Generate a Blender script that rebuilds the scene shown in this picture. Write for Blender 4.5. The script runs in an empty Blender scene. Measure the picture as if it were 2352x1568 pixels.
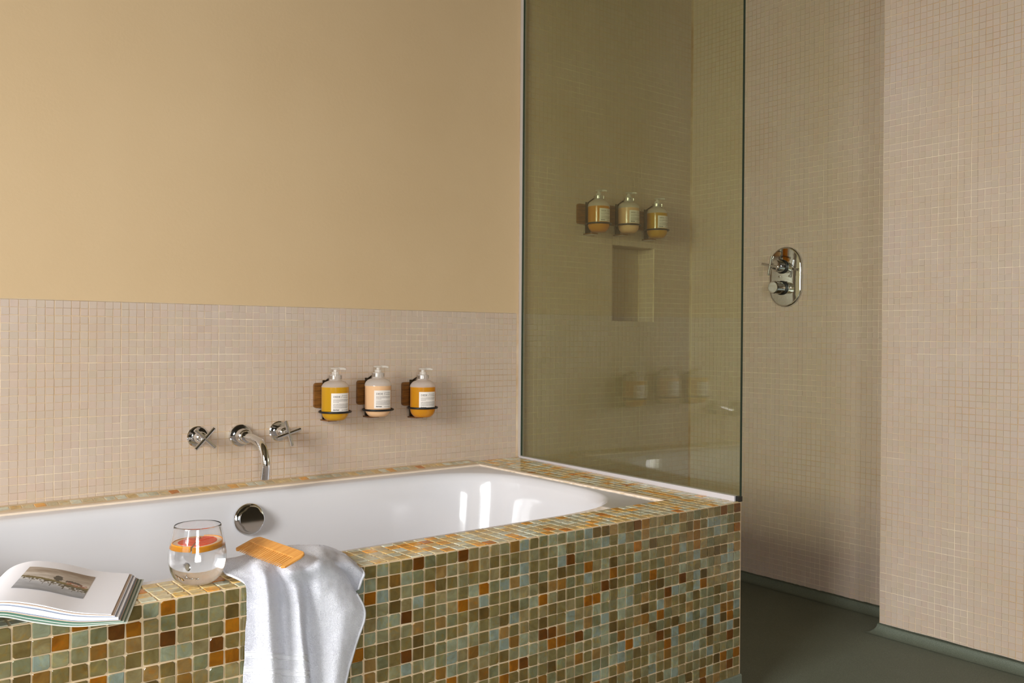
import bpy, bmesh, math, random
import numpy as np
from mathutils import Matrix, Vector, noise

rng = random.Random(7)
nrg = np.random.RandomState(11)
scene = bpy.context.scene
COL = scene.collection

# ------------------------------------------------------------------ camera
FPX, YAW, PITCH, ROLL = 2029.33, math.radians(38.4589), math.radians(-0.2571), math.radians(0.3966)
CAM = np.array([-0.3638, -2.4726, 0.4275])          # z is measured from the tub rim (floor at -0.535)
FLOOR = -0.535
CEIL = 2.05


def cam_axes():
    F = np.array([math.sin(YAW), math.cos(YAW), 0.0])
    Rt = np.array([math.cos(YAW), -math.sin(YAW), 0.0])
    U = np.array([0, 0, 1.0])
    F2 = F * math.cos(PITCH) + U * math.sin(PITCH)
    U2 = U * math.cos(PITCH) - F * math.sin(PITCH)
    return Rt * math.cos(ROLL) + U2 * math.sin(ROLL), U2 * math.cos(ROLL) - Rt * math.sin(ROLL), F2


CR, CU, CF = cam_axes()


def proj(P):
    d = np.asarray(P, float) - CAM
    z = d @ CF
    return 1176 + FPX * (d @ CR) / z, 784 - FPX * (d @ CU) / z, z


def ray(px, py, axis, val):
    d = CF + CR * (px - 1176) / FPX + CU * (784 - py) / FPX
    return CAM + d * ((val - CAM[axis]) / d[axis])


cam_data = bpy.data.cameras.new('camera')
cam = bpy.data.objects.new('camera', cam_data)
COL.objects.link(cam)
cam_data.sensor_width = 36.0
cam_data.lens = 36.0 * FPX / 2352
cam_data.clip_start = 0.05
cam.matrix_world = Matrix(((CR[0], CU[0], -CF[0], CAM[0]), (CR[1], CU[1], -CF[1], CAM[1]),
                           (CR[2], CU[2], -CF[2], CAM[2]), (0, 0, 0, 1)))
scene.camera = cam

# ------------------------------------------------------------------ world, lights, exposure
world = bpy.data.worlds.new('daylight')
scene.world = world
world.use_nodes = True
bg = world.node_tree.nodes['Background']
bg.inputs[0].default_value = (0.80, 0.90, 1.0, 1)
bg.inputs[1].default_value = 1.0

WX = -1.95                                           # inner face of the wall with the window
WY0, WY1, WZ0, WZ1 = -2.50, -1.15, 0.05, 1.50        # its opening
FRONTY = -4.3                                        # wall behind the camera
DX0, DX1, DZ1 = -1.60, -0.60, 1.25                    # narrow second window behind the camera


def area_light(name, loc, rot, sx, sy, power, color):
    l = bpy.data.lights.new(name, 'AREA')
    l.shape = 'RECTANGLE'
    l.size, l.size_y, l.energy, l.color = sx, sy, power, color
    o = bpy.data.objects.new(name, l)
    COL.objects.link(o)
    o.location, o.rotation_euler = loc, rot
    return o


# sky light falling in through the two windows from outside, slanting downwards
area_light('window_daylight', (WX - .65, (WY0 + WY1) / 2 - .05, 1.30), (0, -math.radians(66), math.radians(4)),
           1.5, 1.5, 130, (0.98, 0.98, 1.0))
area_light('rear_window_daylight', ((DX0 + DX1) / 2 - .1, FRONTY - .65, 1.0), (math.radians(74), 0, 0),
           1.2, 1.6, 88, (0.98, 0.98, 1.0))

vs = scene.view_settings
scene.display_settings.display_device = 'sRGB'
vs.view_transform = 'Standard'
vs.look = 'None'
vs.gamma = 1.0
vs.use_curve_mapping = False
vs.exposure = 1.31


# ------------------------------------------------------------------ materials
def lin(c):
    if isinstance(c, str):
        c = [int(c[i:i + 2], 16) for i in (0, 2, 4)]
    out = []
    for v in c[:3]:
        v = v / 255.0
        out.append(v / 12.92 if v <= 0.04045 else ((v + 0.055) / 1.055) ** 2.4)
    return (out[0], out[1], out[2], 1.0)


class N:
    """Small node builder."""

    def __init__(self, name):
        self.m = bpy.data.materials.new(name)
        self.m.use_nodes = True
        self.t = self.m.node_tree
        self.t.nodes.clear()
        self.out = self.t.nodes.new('ShaderNodeOutputMaterial')

    def new(self, typ, **kw):
        n = self.t.nodes.new(typ)
        for k, v in kw.items():
            setattr(n, k, v)
        return n

    def link(self, a, b):
        self.t.links.new(a, b)

    def set(self, n, **kw):
        for k, v in kw.items():
            s = n.inputs[k.replace('_', ' ')]
            if hasattr(v, 'is_output') or isinstance(v, bpy.types.NodeSocket):
                self.link(v, s)
            else:
                s.default_value = v
        return n

    def principled(self, **kw):
        p = self.new('ShaderNodeBsdfPrincipled')
        for k, v in kw.items():
            s = p.inputs[k.replace('_', ' ')]
            if isinstance(v, bpy.types.NodeSocket):
                self.link(v, s)
            else:
                s.default_value = v
        self.link(p.outputs[0], self.out.inputs[0])
        return p

    def coords(self, kind='Object'):
        return self.new('ShaderNodeTexCoord').outputs[kind]

    def noise(self, scale, detail=3, rough=0.5, vec=None, distortion=0.0):
        n = self.new('ShaderNodeTexNoise')
        n.inputs['Scale'].default_value = scale
        n.inputs['Detail'].default_value = detail
        n.inputs['Roughness'].default_value = rough
        n.inputs['Distortion'].default_value = distortion
        if vec is not None:
            self.link(vec, n.inputs['Vector'])
        return n.outputs[0]

    def ramp(self, fac, stops):
        r = self.new('ShaderNodeValToRGB')
        e = r.color_ramp.elements
        while len(e) < len(stops):
            e.new(0.5)
        for el, (p, c) in zip(e, stops):
            el.position, el.color = p, c
        self.link(fac, r.inputs[0])
        return r.outputs[0]

    def mix(self, fac, a, b, mode='MIX'):
        n = self.new('ShaderNodeMix', data_type='RGBA', blend_type=mode)
        for s, v in ((n.inputs[0], fac), (n.inputs[6], a), (n.inputs[7], b)):
            if isinstance(v, bpy.types.NodeSocket):
                self.link(v, s)
            else:
                s.default_value = v
        return n.outputs[2]

    def bump(self, h, strength, dist=0.001):
        b = self.new('ShaderNodeBump')
        b.inputs['Strength'].default_value = strength
        b.inputs['Distance'].default_value = dist
        self.link(h, b.inputs['Height'])
        return b.outputs[0]


def g(v):
    return (v, v, v, 1)


def simple(name, col, rough=0.5, metallic=0.0, **kw):
    n = N(name)
    n.principled(Base_Color=lin(col), Roughness=rough, Metallic=metallic, **kw)
    return n.m


def mat_paint():
    n = N('ochre_plaster_paint')
    c = n.coords()
    col = n.mix(n.ramp(n.noise(1.3, 4, .6, c), [(.3, g(0)), (.7, g(1))]), lin((204, 175, 135)), lin((210, 182, 143)))
    h = n.noise(90, 4, .6, c)
    n.principled(Base_Color=col, Roughness=0.62, Normal=n.bump(h, .22, .002), Specular_IOR_Level=.3)
    return n.m


def mat_grout_wall():
    n = N('cream_grout')
    c = n.coords()
    st = n.ramp(n.noise(2.2, 5, .65, c), [(.42, g(0)), (.66, g(1))])
    fine = n.ramp(n.noise(35, 4, .7, c), [(.35, g(0)), (.65, g(1))])
    col = n.mix(st, lin((228, 211, 186)), lin((218, 191, 154)))
    col = n.mix(n.mix(.5, st, fine, 'MULTIPLY'), col, lin((192, 156, 114)))
    n.principled(Base_Color=col, Roughness=.85, Normal=n.bump(n.noise(400, 2, .6, c), .3, .0006))
    return n.m


def tile_source(n, single):
    if single:
        return n.new('ShaderNodeObjectInfo').outputs['Color']
    return n.new('ShaderNodeVertexColor', layer_name='tile_color').outputs[0]


def mat_wall_tile(single):
    n = N('pink_beige_mosaic_' + ('single' if single else 'field'))
    c = n.new('ShaderNodeNewGeometry').outputs['Position']
    src = tile_source(n, single)
    col = n.mix(n.ramp(n.noise(3.0, 3, .6, c), [(.35, g(0)), (.7, g(.35))]), src, lin((196, 170, 132)))
    h = n.noise(160, 3, .6, c)
    n.principled(Base_Color=col, Roughness=n.ramp(n.noise(5, 2, .5, c), [(.3, g(.30)), (.7, g(.46))]),
                 Normal=n.bump(h, .12, .0012), Specular_IOR_Level=.45)
    return n.m


def mat_glass_tile(single):
    n = N('opal_glass_mosaic_' + ('single' if single else 'field'))
    c = n.new('ShaderNodeNewGeometry').outputs['Position']
    src = tile_source(n, single)
    cloud = n.noise(38, 4, .6, c, .8)
    col = n.mix(1.0, src, n.ramp(cloud, [(.30, (.78, .72, .60, 1)), (.5, g(.98)), (.72, (1.26, 1.30, 1.30, 1))]), 'MULTIPLY')
    streak = n.noise(60, 3, .5, c, 1.5)
    col = n.mix(n.ramp(streak, [(.52, g(0)), (.75, g(1))]), col, n.mix(1.0, col, (1.25, .98, .55, 1), 'MULTIPLY'))
    h = n.noise(55, 2, .5, c)
    n.principled(Base_Color=col, Roughness=.13, Normal=n.bump(h, .10, .003), Specular_IOR_Level=.6)
    return n.m


def mat_grout_tub():
    n = N('sandy_grout')
    c = n.coords()
    col = n.mix(n.ramp(n.noise(9, 4, .6, c), [(.35, g(0)), (.7, g(1))]), lin((206, 178, 140)), lin((220, 197, 164)))
    n.principled(Base_Color=col, Roughness=.9, Normal=n.bump(n.noise(300, 3, .7, c), .5, .001))
    return n.m


def mat_floor():
    n = N('dark_green_safety_vinyl')
    c = n.coords()
    sp = n.ramp(n.noise(900, 2, .7, c), [(.5, g(0)), (.72, g(1))])
    col = n.mix(sp, lin((92, 98, 84)), lin((142, 150, 132)))
    col = n.mix(n.ramp(n.noise(3, 3, .6, c), [(.4, g(0)), (.7, g(.25))]), col, lin((78, 80, 60)))
    n.principled(Base_Color=col, Roughness=.58, Normal=n.bump(n.noise(700, 2, .6, c), .35, .0008))
    return n.m


def thin_glass(name, tint, ior_f0=0.062, gloss_rough=0.0, refl=1.0):
    """Sheet glass: a tinted straight-through layer and a Schlick mirror layer."""
    n = N(name)
    tr = n.new('ShaderNodeBsdfTransparent')
    tr.inputs[0].default_value = tint
    gl = n.new('ShaderNodeBsdfGlossy')
    gl.inputs['Roughness'].default_value = gloss_rough
    gl.inputs['Color'].default_value = (1, 1, 1, 1)
    lw = n.new('ShaderNodeLayerWeight')
    lw.inputs[0].default_value = 0.5
    p = n.new('ShaderNodeMath', operation='POWER')
    n.link(lw.outputs['Facing'], p.inputs[0])
    p.inputs[1].default_value = 5
    m = n.new('ShaderNodeMath', operation='MULTIPLY_ADD')
    n.link(p.outputs[0], m.inputs[0])
    m.inputs[1].default_value = (1 - ior_f0) * refl
    m.inputs[2].default_value = ior_f0 * refl
    mx = n.new('ShaderNodeMixShader')
    n.link(m.outputs[0], mx.inputs[0])
    n.link(tr.outputs[0], mx.inputs[1])
    n.link(gl.outputs[0], mx.inputs[2])
    n.link(mx.outputs[0], n.out.inputs[0])
    return n.m


def mat_towel():
    n = N('white_terry_cotton')
    c = n.coords()
    h = n.noise(420, 3, .7, c)
    n.principled(Base_Color=lin((234, 233, 238)), Roughness=.95, Normal=n.bump(h, .8, .003),
                 Sheen_Weight=.35, Sheen_Roughness=.5, Specular_IOR_Level=.1)
    return n.m


def mat_terry():
    n = N('terry_loops')
    df = n.new('ShaderNodeBsdfDiffuse')
    df.inputs[0].default_value = lin((232, 231, 236))
    tl = n.new('ShaderNodeBsdfTranslucent')
    tl.inputs[0].default_value = lin((232, 231, 236))
    mx = n.new('ShaderNodeMixShader')
    mx.inputs[0].default_value = .5
    n.link(df.outputs[0], mx.inputs[1])
    n.link(tl.outputs[0], mx.inputs[2])
    n.link(mx.outputs[0], n.out.inputs[0])
    return n.m


def mat_wood(name, a, b, scale=(1, 1, 1), nscale=14):
    n = N(name)
    mp = n.new('ShaderNodeMapping')
    mp.inputs['Scale'].default_value = scale
    n.link(n.coords(), mp.inputs[0])
    v = mp.outputs[0]
    col = n.mix(n.ramp(n.noise(nscale, 5, .65, v, .5), [(.32, g(0)), (.68, g(1))]), lin(a), lin(b))
    n.principled(Base_Color=col, Roughness=.42)
    return n.m


def mat_bottle(name, frost):
    n = N(name)
    tr = n.new('ShaderNodeBsdfTransparent')
    tr.inputs[0].default_value = (1, .98, .95, 1)
    df = n.new('ShaderNodeBsdfDiffuse')
    df.inputs[0].default_value = lin((250, 246, 240))
    tl = n.new('ShaderNodeBsdfTranslucent')
    tl.inputs[0].default_value = lin((250, 246, 240))
    dt = n.new('ShaderNodeMixShader')
    dt.inputs[0].default_value = .45
    n.link(df.outputs[0], dt.inputs[1])
    n.link(tl.outputs[0], dt.inputs[2])
    a = n.new('ShaderNodeMixShader')
    a.inputs[0].default_value = frost
    n.link(tr.outputs[0], a.inputs[1])
    n.link(dt.outputs[0], a.inputs[2])
    gl = n.new('ShaderNodeBsdfGlossy')
    gl.inputs['Roughness'].default_value = .12
    lw = n.new('ShaderNodeLayerWeight')
    p = n.new('ShaderNodeMath', operation='POWER')
    n.link(lw.outputs['Facing'], p.inputs[0])
    p.inputs[1].default_value = 4
    m = n.new('ShaderNodeMath', operation='MULTIPLY_ADD')
    n.link(p.outputs[0], m.inputs[0])
    m.inputs[1].default_value = .4
    m.inputs[2].default_value = .035
    mx = n.new('ShaderNodeMixShader')
    n.link(m.outputs[0], mx.inputs[0])
    n.link(a.outputs[0], mx.inputs[1])
    n.link(gl.outputs[0], mx.inputs[2])
    n.link(mx.outputs[0], n.out.inputs[0])
    return n.m


def mat_liquid(name, col, trans):
    n = N(name)
    df = n.new('ShaderNodeBsdfPrincipled')
    df.inputs['Base Color'].default_value = lin(col)
    df.inputs['Roughness'].default_value = .3
    df.inputs['Specular IOR Level'].default_value = .1
    tl = n.new('ShaderNodeBsdfTranslucent')
    tl.inputs[0].default_value = lin(col)
    mx = n.new('ShaderNodeMixShader')
    mx.inputs[0].default_value = trans
    n.link(df.outputs[0], mx.inputs[1])
    n.link(tl.outputs[0], mx.inputs[2])
    n.link(mx.outputs[0], n.out.inputs[0])
    return n.m


def mat_glass(name, ior, tint=(1, 1, 1, 1)):
    n = N(name)
    gl = n.new('ShaderNodeBsdfGlass')
    gl.inputs['IOR'].default_value = ior
    gl.inputs['Roughness'].default_value = 0
    gl.inputs['Color'].default_value = tint
    n.link(gl.outputs[0], n.out.inputs[0])
    return n.m


def mat_vcol(name, rough=.4):
    n = N(name)
    n.principled(Base_Color=n.new('ShaderNodeVertexColor', layer_name='print').outputs[0], Roughness=rough)
    return n.m


def mat_comb():
    return mat_wood('bamboo', (222, 160, 84), (196, 128, 54), (40, 4, 40), 6)


M = dict(
    paint=mat_paint(), groutw=mat_grout_wall(), tile1=mat_wall_tile(True), tilef=mat_wall_tile(False),
    gtile1=mat_glass_tile(True), gtilef=mat_glass_tile(False), groutt=mat_grout_tub(), floor=mat_floor(),
    enamel=simple('white_enamel', (222, 219, 221), .10, Coat_Weight=.5, Coat_Roughness=.03),
    sealant=simple('peach_sealant', (240, 220, 198), .6), sealant2=simple('cream_plaster_bead', (212, 190, 158), .8),
    chrome=simple('chrome', (226, 228, 230), .05, 1.0),
    steel=simple('brushed_steel', (196, 190, 182), .25, 1.0),
    darksteel=simple('tarnished_steel', (84, 78, 68), .3, 1.0),
    black=simple('black_rubber', (18, 18, 18), .4),
    whitep=simple('white_plastic_trim', (206, 200, 202), .4),
    greytrim=simple('grey_aluminium_trim', (190, 180, 172), .45),
    glass=thin_glass('greenish_sheet_glass', (.85, .87, .755, 1)),
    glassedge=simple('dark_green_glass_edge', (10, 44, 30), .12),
    ceiling=simple('ceiling_paint', (104, 88, 60), .8),
    sidewall=simple('side_wall_paint', (196, 172, 134), .75), backroom=simple('dark_olive_wall_paint', (58, 50, 36), .75),
    frame=simple('painted_window_frame', (226, 220, 210), .5),
    towel=mat_towel(), terry=mat_terry(), hem=simple('woven_cotton_hem', (222, 221, 226), .9),
    comb=mat_comb(), walnut=mat_wood('walnut', (150, 100, 42), (84, 52, 20), (6, 6, 60), 3),
    clear=mat_bottle('clear_bottle_plastic', .02), frost=mat_bottle('frosted_bottle_plastic', .58),
    pump=mat_bottle('frosted_pump_plastic', .55),
    amber=mat_liquid('amber_gel', (240, 172, 14), .45), olive=mat_liquid('golden_gel', (236, 186, 8), .45),
    cream=mat_liquid('peach_cream', (252, 210, 164), .2),
    label=simple('label_paper', (236, 226, 216), .55), ink=simple('label_ink', (70, 62, 58), .6),
    inkgrey=simple('label_small_print', (150, 138, 130), .6),
    tumbler=mat_glass('clear_glass', 1.42), water=mat_glass('water', 1.33),
    rind=simple('orange_rind', (246, 158, 16), .45), pith=simple('citrus_pith', (250, 214, 186), .5),
    flesh=simple('grapefruit_flesh', (244, 74, 30), .3),
    page=simple('white_page', (240, 238, 244), .45), pageb=simple('pale_green_cover', (196, 202, 190), .5),
    pagegreen=simple('dark_green_page', (60, 100, 82), .5), pageblue=simple('blue_grey_page', (140, 152, 176), .5),
    pagetan=simple('tan_page', (190, 166, 146), .5), photo=mat_vcol('printed_photo', .35),
)


# ------------------------------------------------------------------ object helpers
def thing(name, label, cat, loc=(0, 0, 0), group=None):
    o = bpy.data.objects.new(name, None)
    o.empty_display_size = 0.05
    COL.objects.link(o)
    o.location = loc
    o['label'], o['category'] = label, cat
    if group:
        o['group'] = group
    return o


def tag(o, label, cat, group=None):
    o['label'], o['category'] = label, cat
    if group:
        o['group'] = group
    return o


def link_mesh(name, me, mats, parent=None, smooth=False):
    if not isinstance(mats, (list, tuple)):
        mats = [mats]
    for m in mats:
        me.materials.append(m)
    if smooth:
        me.polygons.foreach_set('use_smooth', [True] * len(me.polygons))
    o = bpy.data.objects.new(name, me)
    COL.objects.link(o)
    if parent:
        o.parent = parent
    return o


def from_bm(name, bm, mats, parent=None, smooth=False, angle=None):
    bmesh.ops.recalc_face_normals(bm, faces=bm.faces)
    me = bpy.data.meshes.new(name)
    bm.to_mesh(me)
    bm.free()
    o = link_mesh(name, me, mats, parent, smooth or angle is not None)
    if angle is not None:
        sharpen(me, angle)
    return o


def sharpen(me, angle):
    try:
        me.set_sharp_from_angle(angle=angle)
    except Exception:
        pass


def from_py(name, v, f, mats, parent=None, smooth=False, angle=None):
    me = bpy.data.meshes.new(name)
    me.from_pydata([tuple(map(float, q)) for q in v], [], [tuple(map(int, q)) for q in f])
    me.update()
    o = link_mesh(name, me, mats, parent, smooth or angle is not None)
    if angle is not None:
        sharpen(me, angle)
    return o


def add_box(bm, lo, hi, mat=0, bevel=0.0):
    r = bmesh.ops.create_cube(bm, size=1.0)
    vs_ = r['verts']
    lo, hi = Vector(lo), Vector(hi)
    for v in vs_:
        v.co = Vector(((v.co.x + .5) * (hi.x - lo.x) + lo.x, (v.co.y + .5) * (hi.y - lo.y) + lo.y,
                       (v.co.z + .5) * (hi.z - lo.z) + lo.z))
    fs = list({f for v in vs_ for f in v.link_faces})
    for f in fs:
        f.material_index = mat
    if bevel:
        es = list({e for v in vs_ for e in v.link_edges})
        bmesh.ops.bevel(bm, geom=es, offset=bevel, segments=2, affect='EDGES', profile=.6)


def box(name, lo, hi, mats, parent=None, bevel=0.0):
    bm = bmesh.new()
    add_box(bm, lo, hi, 0, bevel)
    return from_bm(name, bm, mats, parent)


def frame_from_z(d):
    d = Vector(d).normalized()
    a = Vector((0, 0, 1)) if abs(d.z) < .9 else Vector((1, 0, 0))
    x = a.cross(d).normalized()
    return x, d.cross(x), d


def add_tube(bm, pts, radii, seg=20, cap=True, mat=0):
    pts = [Vector(p) for p in pts]
    if not hasattr(radii, '__len__'):
        radii = [radii] * len(pts)
    rings = []
    x = None
    for i, p in enumerate(pts):
        t = (pts[min(i + 1, len(pts) - 1)] - pts[max(i - 1, 0)])
        if t.length < 1e-9:
            t = Vector((0, 0, 1))
        t.normalize()
        if x is None:
            x = frame_from_z(t)[0]
        else:
            x = (x - t * x.dot(t)).normalized()
        y = t.cross(x)
        rings.append([bm.verts.new(p + (x * math.cos(2 * math.pi * k / seg) + y * math.sin(2 * math.pi * k / seg)) * radii[i])
                      for k in range(seg)])
    for a, b in zip(rings, rings[1:]):
        for k in range(seg):
            f = bm.faces.new((a[k], a[(k + 1) % seg], b[(k + 1) % seg], b[k]))
            f.material_index = mat
    if cap:
        for r_, s in ((rings[0], -1), (rings[-1], 1)):
            f = bm.faces.new(r_[::s])
            f.material_index = mat


def axial(bm, origin, axis, prof, seg=32, mat=0):
    """prof: list of (distance along axis, radius) -> turned solid."""
    x, y, d = frame_from_z(axis)
    origin = Vector(origin)
    rings = []
    for (s, r) in prof:
        if r < 1e-6:
            rings.append([bm.verts.new(origin + d * s)])
        else:
            rings.append([bm.verts.new(origin + d * s + (x * math.cos(2 * math.pi * k / seg) + y * math.sin(2 * math.pi * k / seg)) * r)
                          for k in range(seg)])
    for a, b in zip(rings, rings[1:]):
        for k in range(seg):
            A, B = a[k % len(a)], a[(k + 1) % len(a)]
            C_, D = b[(k + 1) % len(b)], b[k % len(b)]
            q = []
            for v in (A, B, C_, D):
                if v not in q:
                    q.append(v)
            if len(q) > 2:
                f = bm.faces.new(q)
                f.material_index = mat
    for r_ in (rings[0], rings[-1]):
        if len(r_) > 1:
            f = bm.faces.new(r_)
            f.material_index = mat


def turned(name, origin, axis, prof, mat, parent, seg=32, angle=.6):
    bm = bmesh.new()
    axial(bm, origin, axis, prof, seg)
    return from_bm(name, bm, mat, parent, angle=angle)


def tube(name, pts, r, mat, parent, seg=20, angle=.9, cap=True):
    bm = bmesh.new()
    add_tube(bm, pts, r, seg, cap)
    return from_bm(name, bm, mat, parent, angle=angle)


def torus(name, c, R, r, mat, parent, seg=56, sub=12, y_axis=(0, 0, 1)):
    x, y, d = frame_from_z(y_axis)
    c = Vector(c)
    bm = bmesh.new()
    rings = []
    for i in range(seg):
        a = 2 * math.pi * i / seg
        e = x * math.cos(a) + y * math.sin(a)
        rings.append([bm.verts.new(c + e * (R + r * math.cos(2 * math.pi * k / sub)) + d * r * math.sin(2 * math.pi * k / sub)) for k in range(sub)])
    for i in range(seg):
        a, b = rings[i], rings[(i + 1) % seg]
        for k in range(sub):
            bm.faces.new((a[k], a[(k + 1) % sub], b[(k + 1) % sub], b[k]))
    return from_bm(name, bm, mat, parent, smooth=True)


def structure(o, name=None):
    o['kind'] = 'structure'
    return o


# ------------------------------------------------------------------ mosaic tiles
def visible_score(P, nrm):
    P = np.asarray(P)
    d = P - CAM
    z = d @ CF
    if z < .2 or (d @ nrm) > 0:
        return None
    x, y = 1176 + FPX * (d @ CR) / z, 784 - FPX * (d @ CU) / z
    if not (-5 < x < 2357 and -5 < y < 1573):
        return None
    return float(z), x, y


def sq_template(size, proud, inset):
    h, t = size / 2, size / 2 - inset
    v = [(-h, -h, -.0006), (h, -h, -.0006), (h, h, -.0006), (-h, h, -.0006), (-t, -t, proud), (t, -t, proud), (t, t, proud), (-t, t, proud)]
    f = [(4, 5, 6, 7), (0, 1, 5, 4), (1, 2, 6, 5), (2, 3, 7, 6), (3, 0, 4, 7)]
    return np.array(v), f


def rough_template(size, proud, r):
    """Hand-cut glass tessera: irregular eight-cornered outline, bevelled rim, flat face."""
    h = size / 2
    pts = []
    for sx, sy in ((-1, -1), (1, -1), (1, 1), (-1, 1)):
        c = r.choice((.02, .03, .03, .04, .05, .07, .14)) * size
        c2 = c * r.uniform(.7, 1.3)
        jx, jy = r.uniform(-.022, .022) * size, r.uniform(-.022, .022) * size
        pts += [(sx * h + jx, sy * (h - c) + jy), (sx * (h - c2) + jx, sy * h + jy)]
    pts.sort(key=lambda p: math.atan2(p[1], p[0]))
    n = len(pts)
    v = [(x, y, -.0008) for x, y in pts] + [(x, y, proud * .5) for x, y in pts] + [(x * .945, y * .945, proud) for x, y in pts]
    f = [tuple(range(2 * n, 3 * n))]
    for k in range(n):
        q = (k + 1) % n
        f.append((k, q, n + q, n + k))
        f.append((n + k, n + q, 2 * n + q, 2 * n + k))
    return np.array(v), f


def lay_tiles(parent, cells, templates, mat_single, mat_field, n_single=300, single_ok=None, name='tile', field='tile_field', smooth=False):
    """cells: list of (centre, u, v, normal, su, sv, colour). The nearest ones in view become objects of their own."""
    scored = []
    for i, c in enumerate(cells):
        s = visible_score(c[0], c[3])
        if s and (single_ok is None or single_ok(s[1], s[2], c)):
            scored.append((s[0], i))
    scored.sort()
    singles = {i for _, i in scored[:n_single]}
    meshes = []
    for tv, tf in templates:
        me = bpy.data.meshes.new(name)
        me.from_pydata([tuple(q) for q in tv], [], tf)
        me.materials.append(mat_single)
        me.update()
        meshes.append(me)
    V, F, C_ = [], [], []
    base = 0
    for i, (P, u, v, nn, su, sv, col) in enumerate(cells):
        k = rng.randrange(len(templates))
        ta, tb = rng.gauss(0, .006), rng.gauss(0, .006)
        n2 = np.array(nn) + ta * np.array(u) + tb * np.array(v)
        n2 /= np.linalg.norm(n2)
        u2 = np.array(u) - n2 * (np.array(u) @ n2)
        u2 /= np.linalg.norm(u2)
        v2 = np.cross(n2, u2)
        if i in singles:
            o = bpy.data.objects.new(name, meshes[k])
            COL.objects.link(o)
            o.parent = parent
            o.matrix_basis = Matrix(((u2[0] * su, v2[0] * sv, n2[0], P[0]), (u2[1] * su, v2[1] * sv, n2[1], P[1]),
                                     (u2[2] * su, v2[2] * sv, n2[2], P[2]), (0, 0, 0, 1)))
            o.color = col
        else:
            tv, tf = templates[k]
            W = np.array(P) + np.outer(tv[:, 0] * su, u2) + np.outer(tv[:, 1] * sv, v2) + np.outer(tv[:, 2], n2)
            V.append(W)
            for f in tf:
                F.append(tuple(q + base for q in f))
                C_.append((col, len(f)))
            base += len(tv)
    if not V:
        return
    me = bpy.data.meshes.new(field)
    me.from_pydata(np.concatenate(V).tolist(), [], F)
    at = me.color_attributes.new('tile_color', 'FLOAT_COLOR', 'CORNER')
    arr = np.repeat(np.array([c for c, _ in C_], dtype=np.float32), [k for _, k in C_], axis=0)
    at.data.foreach_set('color', arr.ravel())
    o = link_mesh(field, me, mat_field, parent)
    o['kind'] = 'stuff'
    return o


def wall_tile_color():
    b = rng.gauss(0, .013)
    p = rng.random()
    base = (200, 181, 166) if p < .6 else ((201, 179, 164) if p < .85 else (199, 181, 163))
    c = lin(base)
    return (min(1, c[0] * (1 + b)), min(1, c[1] * (1 + b)), min(1, c[2] * (1 + b)), 1)


T = 0.02
SQ = [sq_template(.0188, .0009, .0005), sq_template(.0185, .0010, .0006), sq_template(.0187, .0008, .0004), sq_template(.0189, .0010, .0006)]


def grid_cells(origin, u, v, n, nu, nv, keep=None, warp=0.0003, tile=T):
    origin, u, v, n = map(np.array, (origin, u, v, n))
    cells = []
    colj = [rng.gauss(0, warp) for _ in range(nu)]
    rowj = [rng.gauss(0, warp * .8) for _ in range(nv)]
    for i in range(nu):
        for j in range(nv):
            a, b = (i + .5) * tile, (j + .5) * tile
            if keep and not keep(a, b):
                continue
            P = origin + u * (a + colj[i] + rng.gauss(0, .0002)) + v * (b + rowj[j] + rng.gauss(0, .0002))
            cells.append((P, u, v, n, 1.0, 1.0, wall_tile_color()))
    return cells


# ================================================================== STRUCTURE
XS, XP, YP = 2.572, 2.394, -0.954             # shower wall, projecting pier, edge of the pier
NX0, NX1, NZ0, NZ1, ND = 2.098, 2.340, 0.4946, 0.7946, 0.088   # niche
WZ = 0.5146                                   # top of the tiled wainscot
GX0, GX1 = 1.549, 1.634                       # glass line at y=-1.03 and y=0


def glass_x(y):
    return GX1 + (GX1 - GX0) / 1.03 * y


# floor
bm = bmesh.new()
add_box(bm, (WX - .15, FRONTY - .15, FLOOR - .12), (XS + .15, .15, FLOOR))
structure(from_bm('floor', bm, M['floor']))
# ceiling
bm = bmesh.new()
add_box(bm, (WX - .15, FRONTY - .15, CEIL), (XS + .15, .15, CEIL + .1))
structure(from_bm('ceiling', bm, M['ceiling']))

# back wall: painted part, mosaic bed, niche
bm = bmesh.new()
XC = 1.628
add_box(bm, (WX, 0.0, WZ), (XC, .15, CEIL), 0)
add_box(bm, (WX, .0004, FLOOR), (XC, .15, WZ), 1)
for lo, hi in (((XC, .0004, FLOOR), (NX0, .15, CEIL)), ((NX1, .0004, FLOOR), (XS + .15, .15, CEIL)),
               ((NX0, .0004, FLOOR), (NX1, .15, NZ0)), ((NX0, .0004, NZ1), (NX1, .15, CEIL)),
               ((NX0, ND, NZ0), (NX1, .15, NZ1))):
    add_box(bm, lo, hi, 1)
wall_back = structure(from_bm('wall_back', bm, [M['paint'], M['groutw']]))
cells = grid_cells((-1.2, 0, 0.0146 - .02), (1, 0, 0), (0, 0, 1), (0, -1, 0), 141, 26)
nxs = int((XS - 1.64) / T)
z0s = WZ - T * 52
cells += grid_cells((1.64, 0, z0s), (1, 0, 0), (0, 0, 1), (0, -1, 0), nxs, 127,
                    lambda a, b: not (NX0 - .006 < 1.64 + a < NX1 + .006 and NZ0 - .004 < z0s + b < NZ1 + .004))
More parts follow.
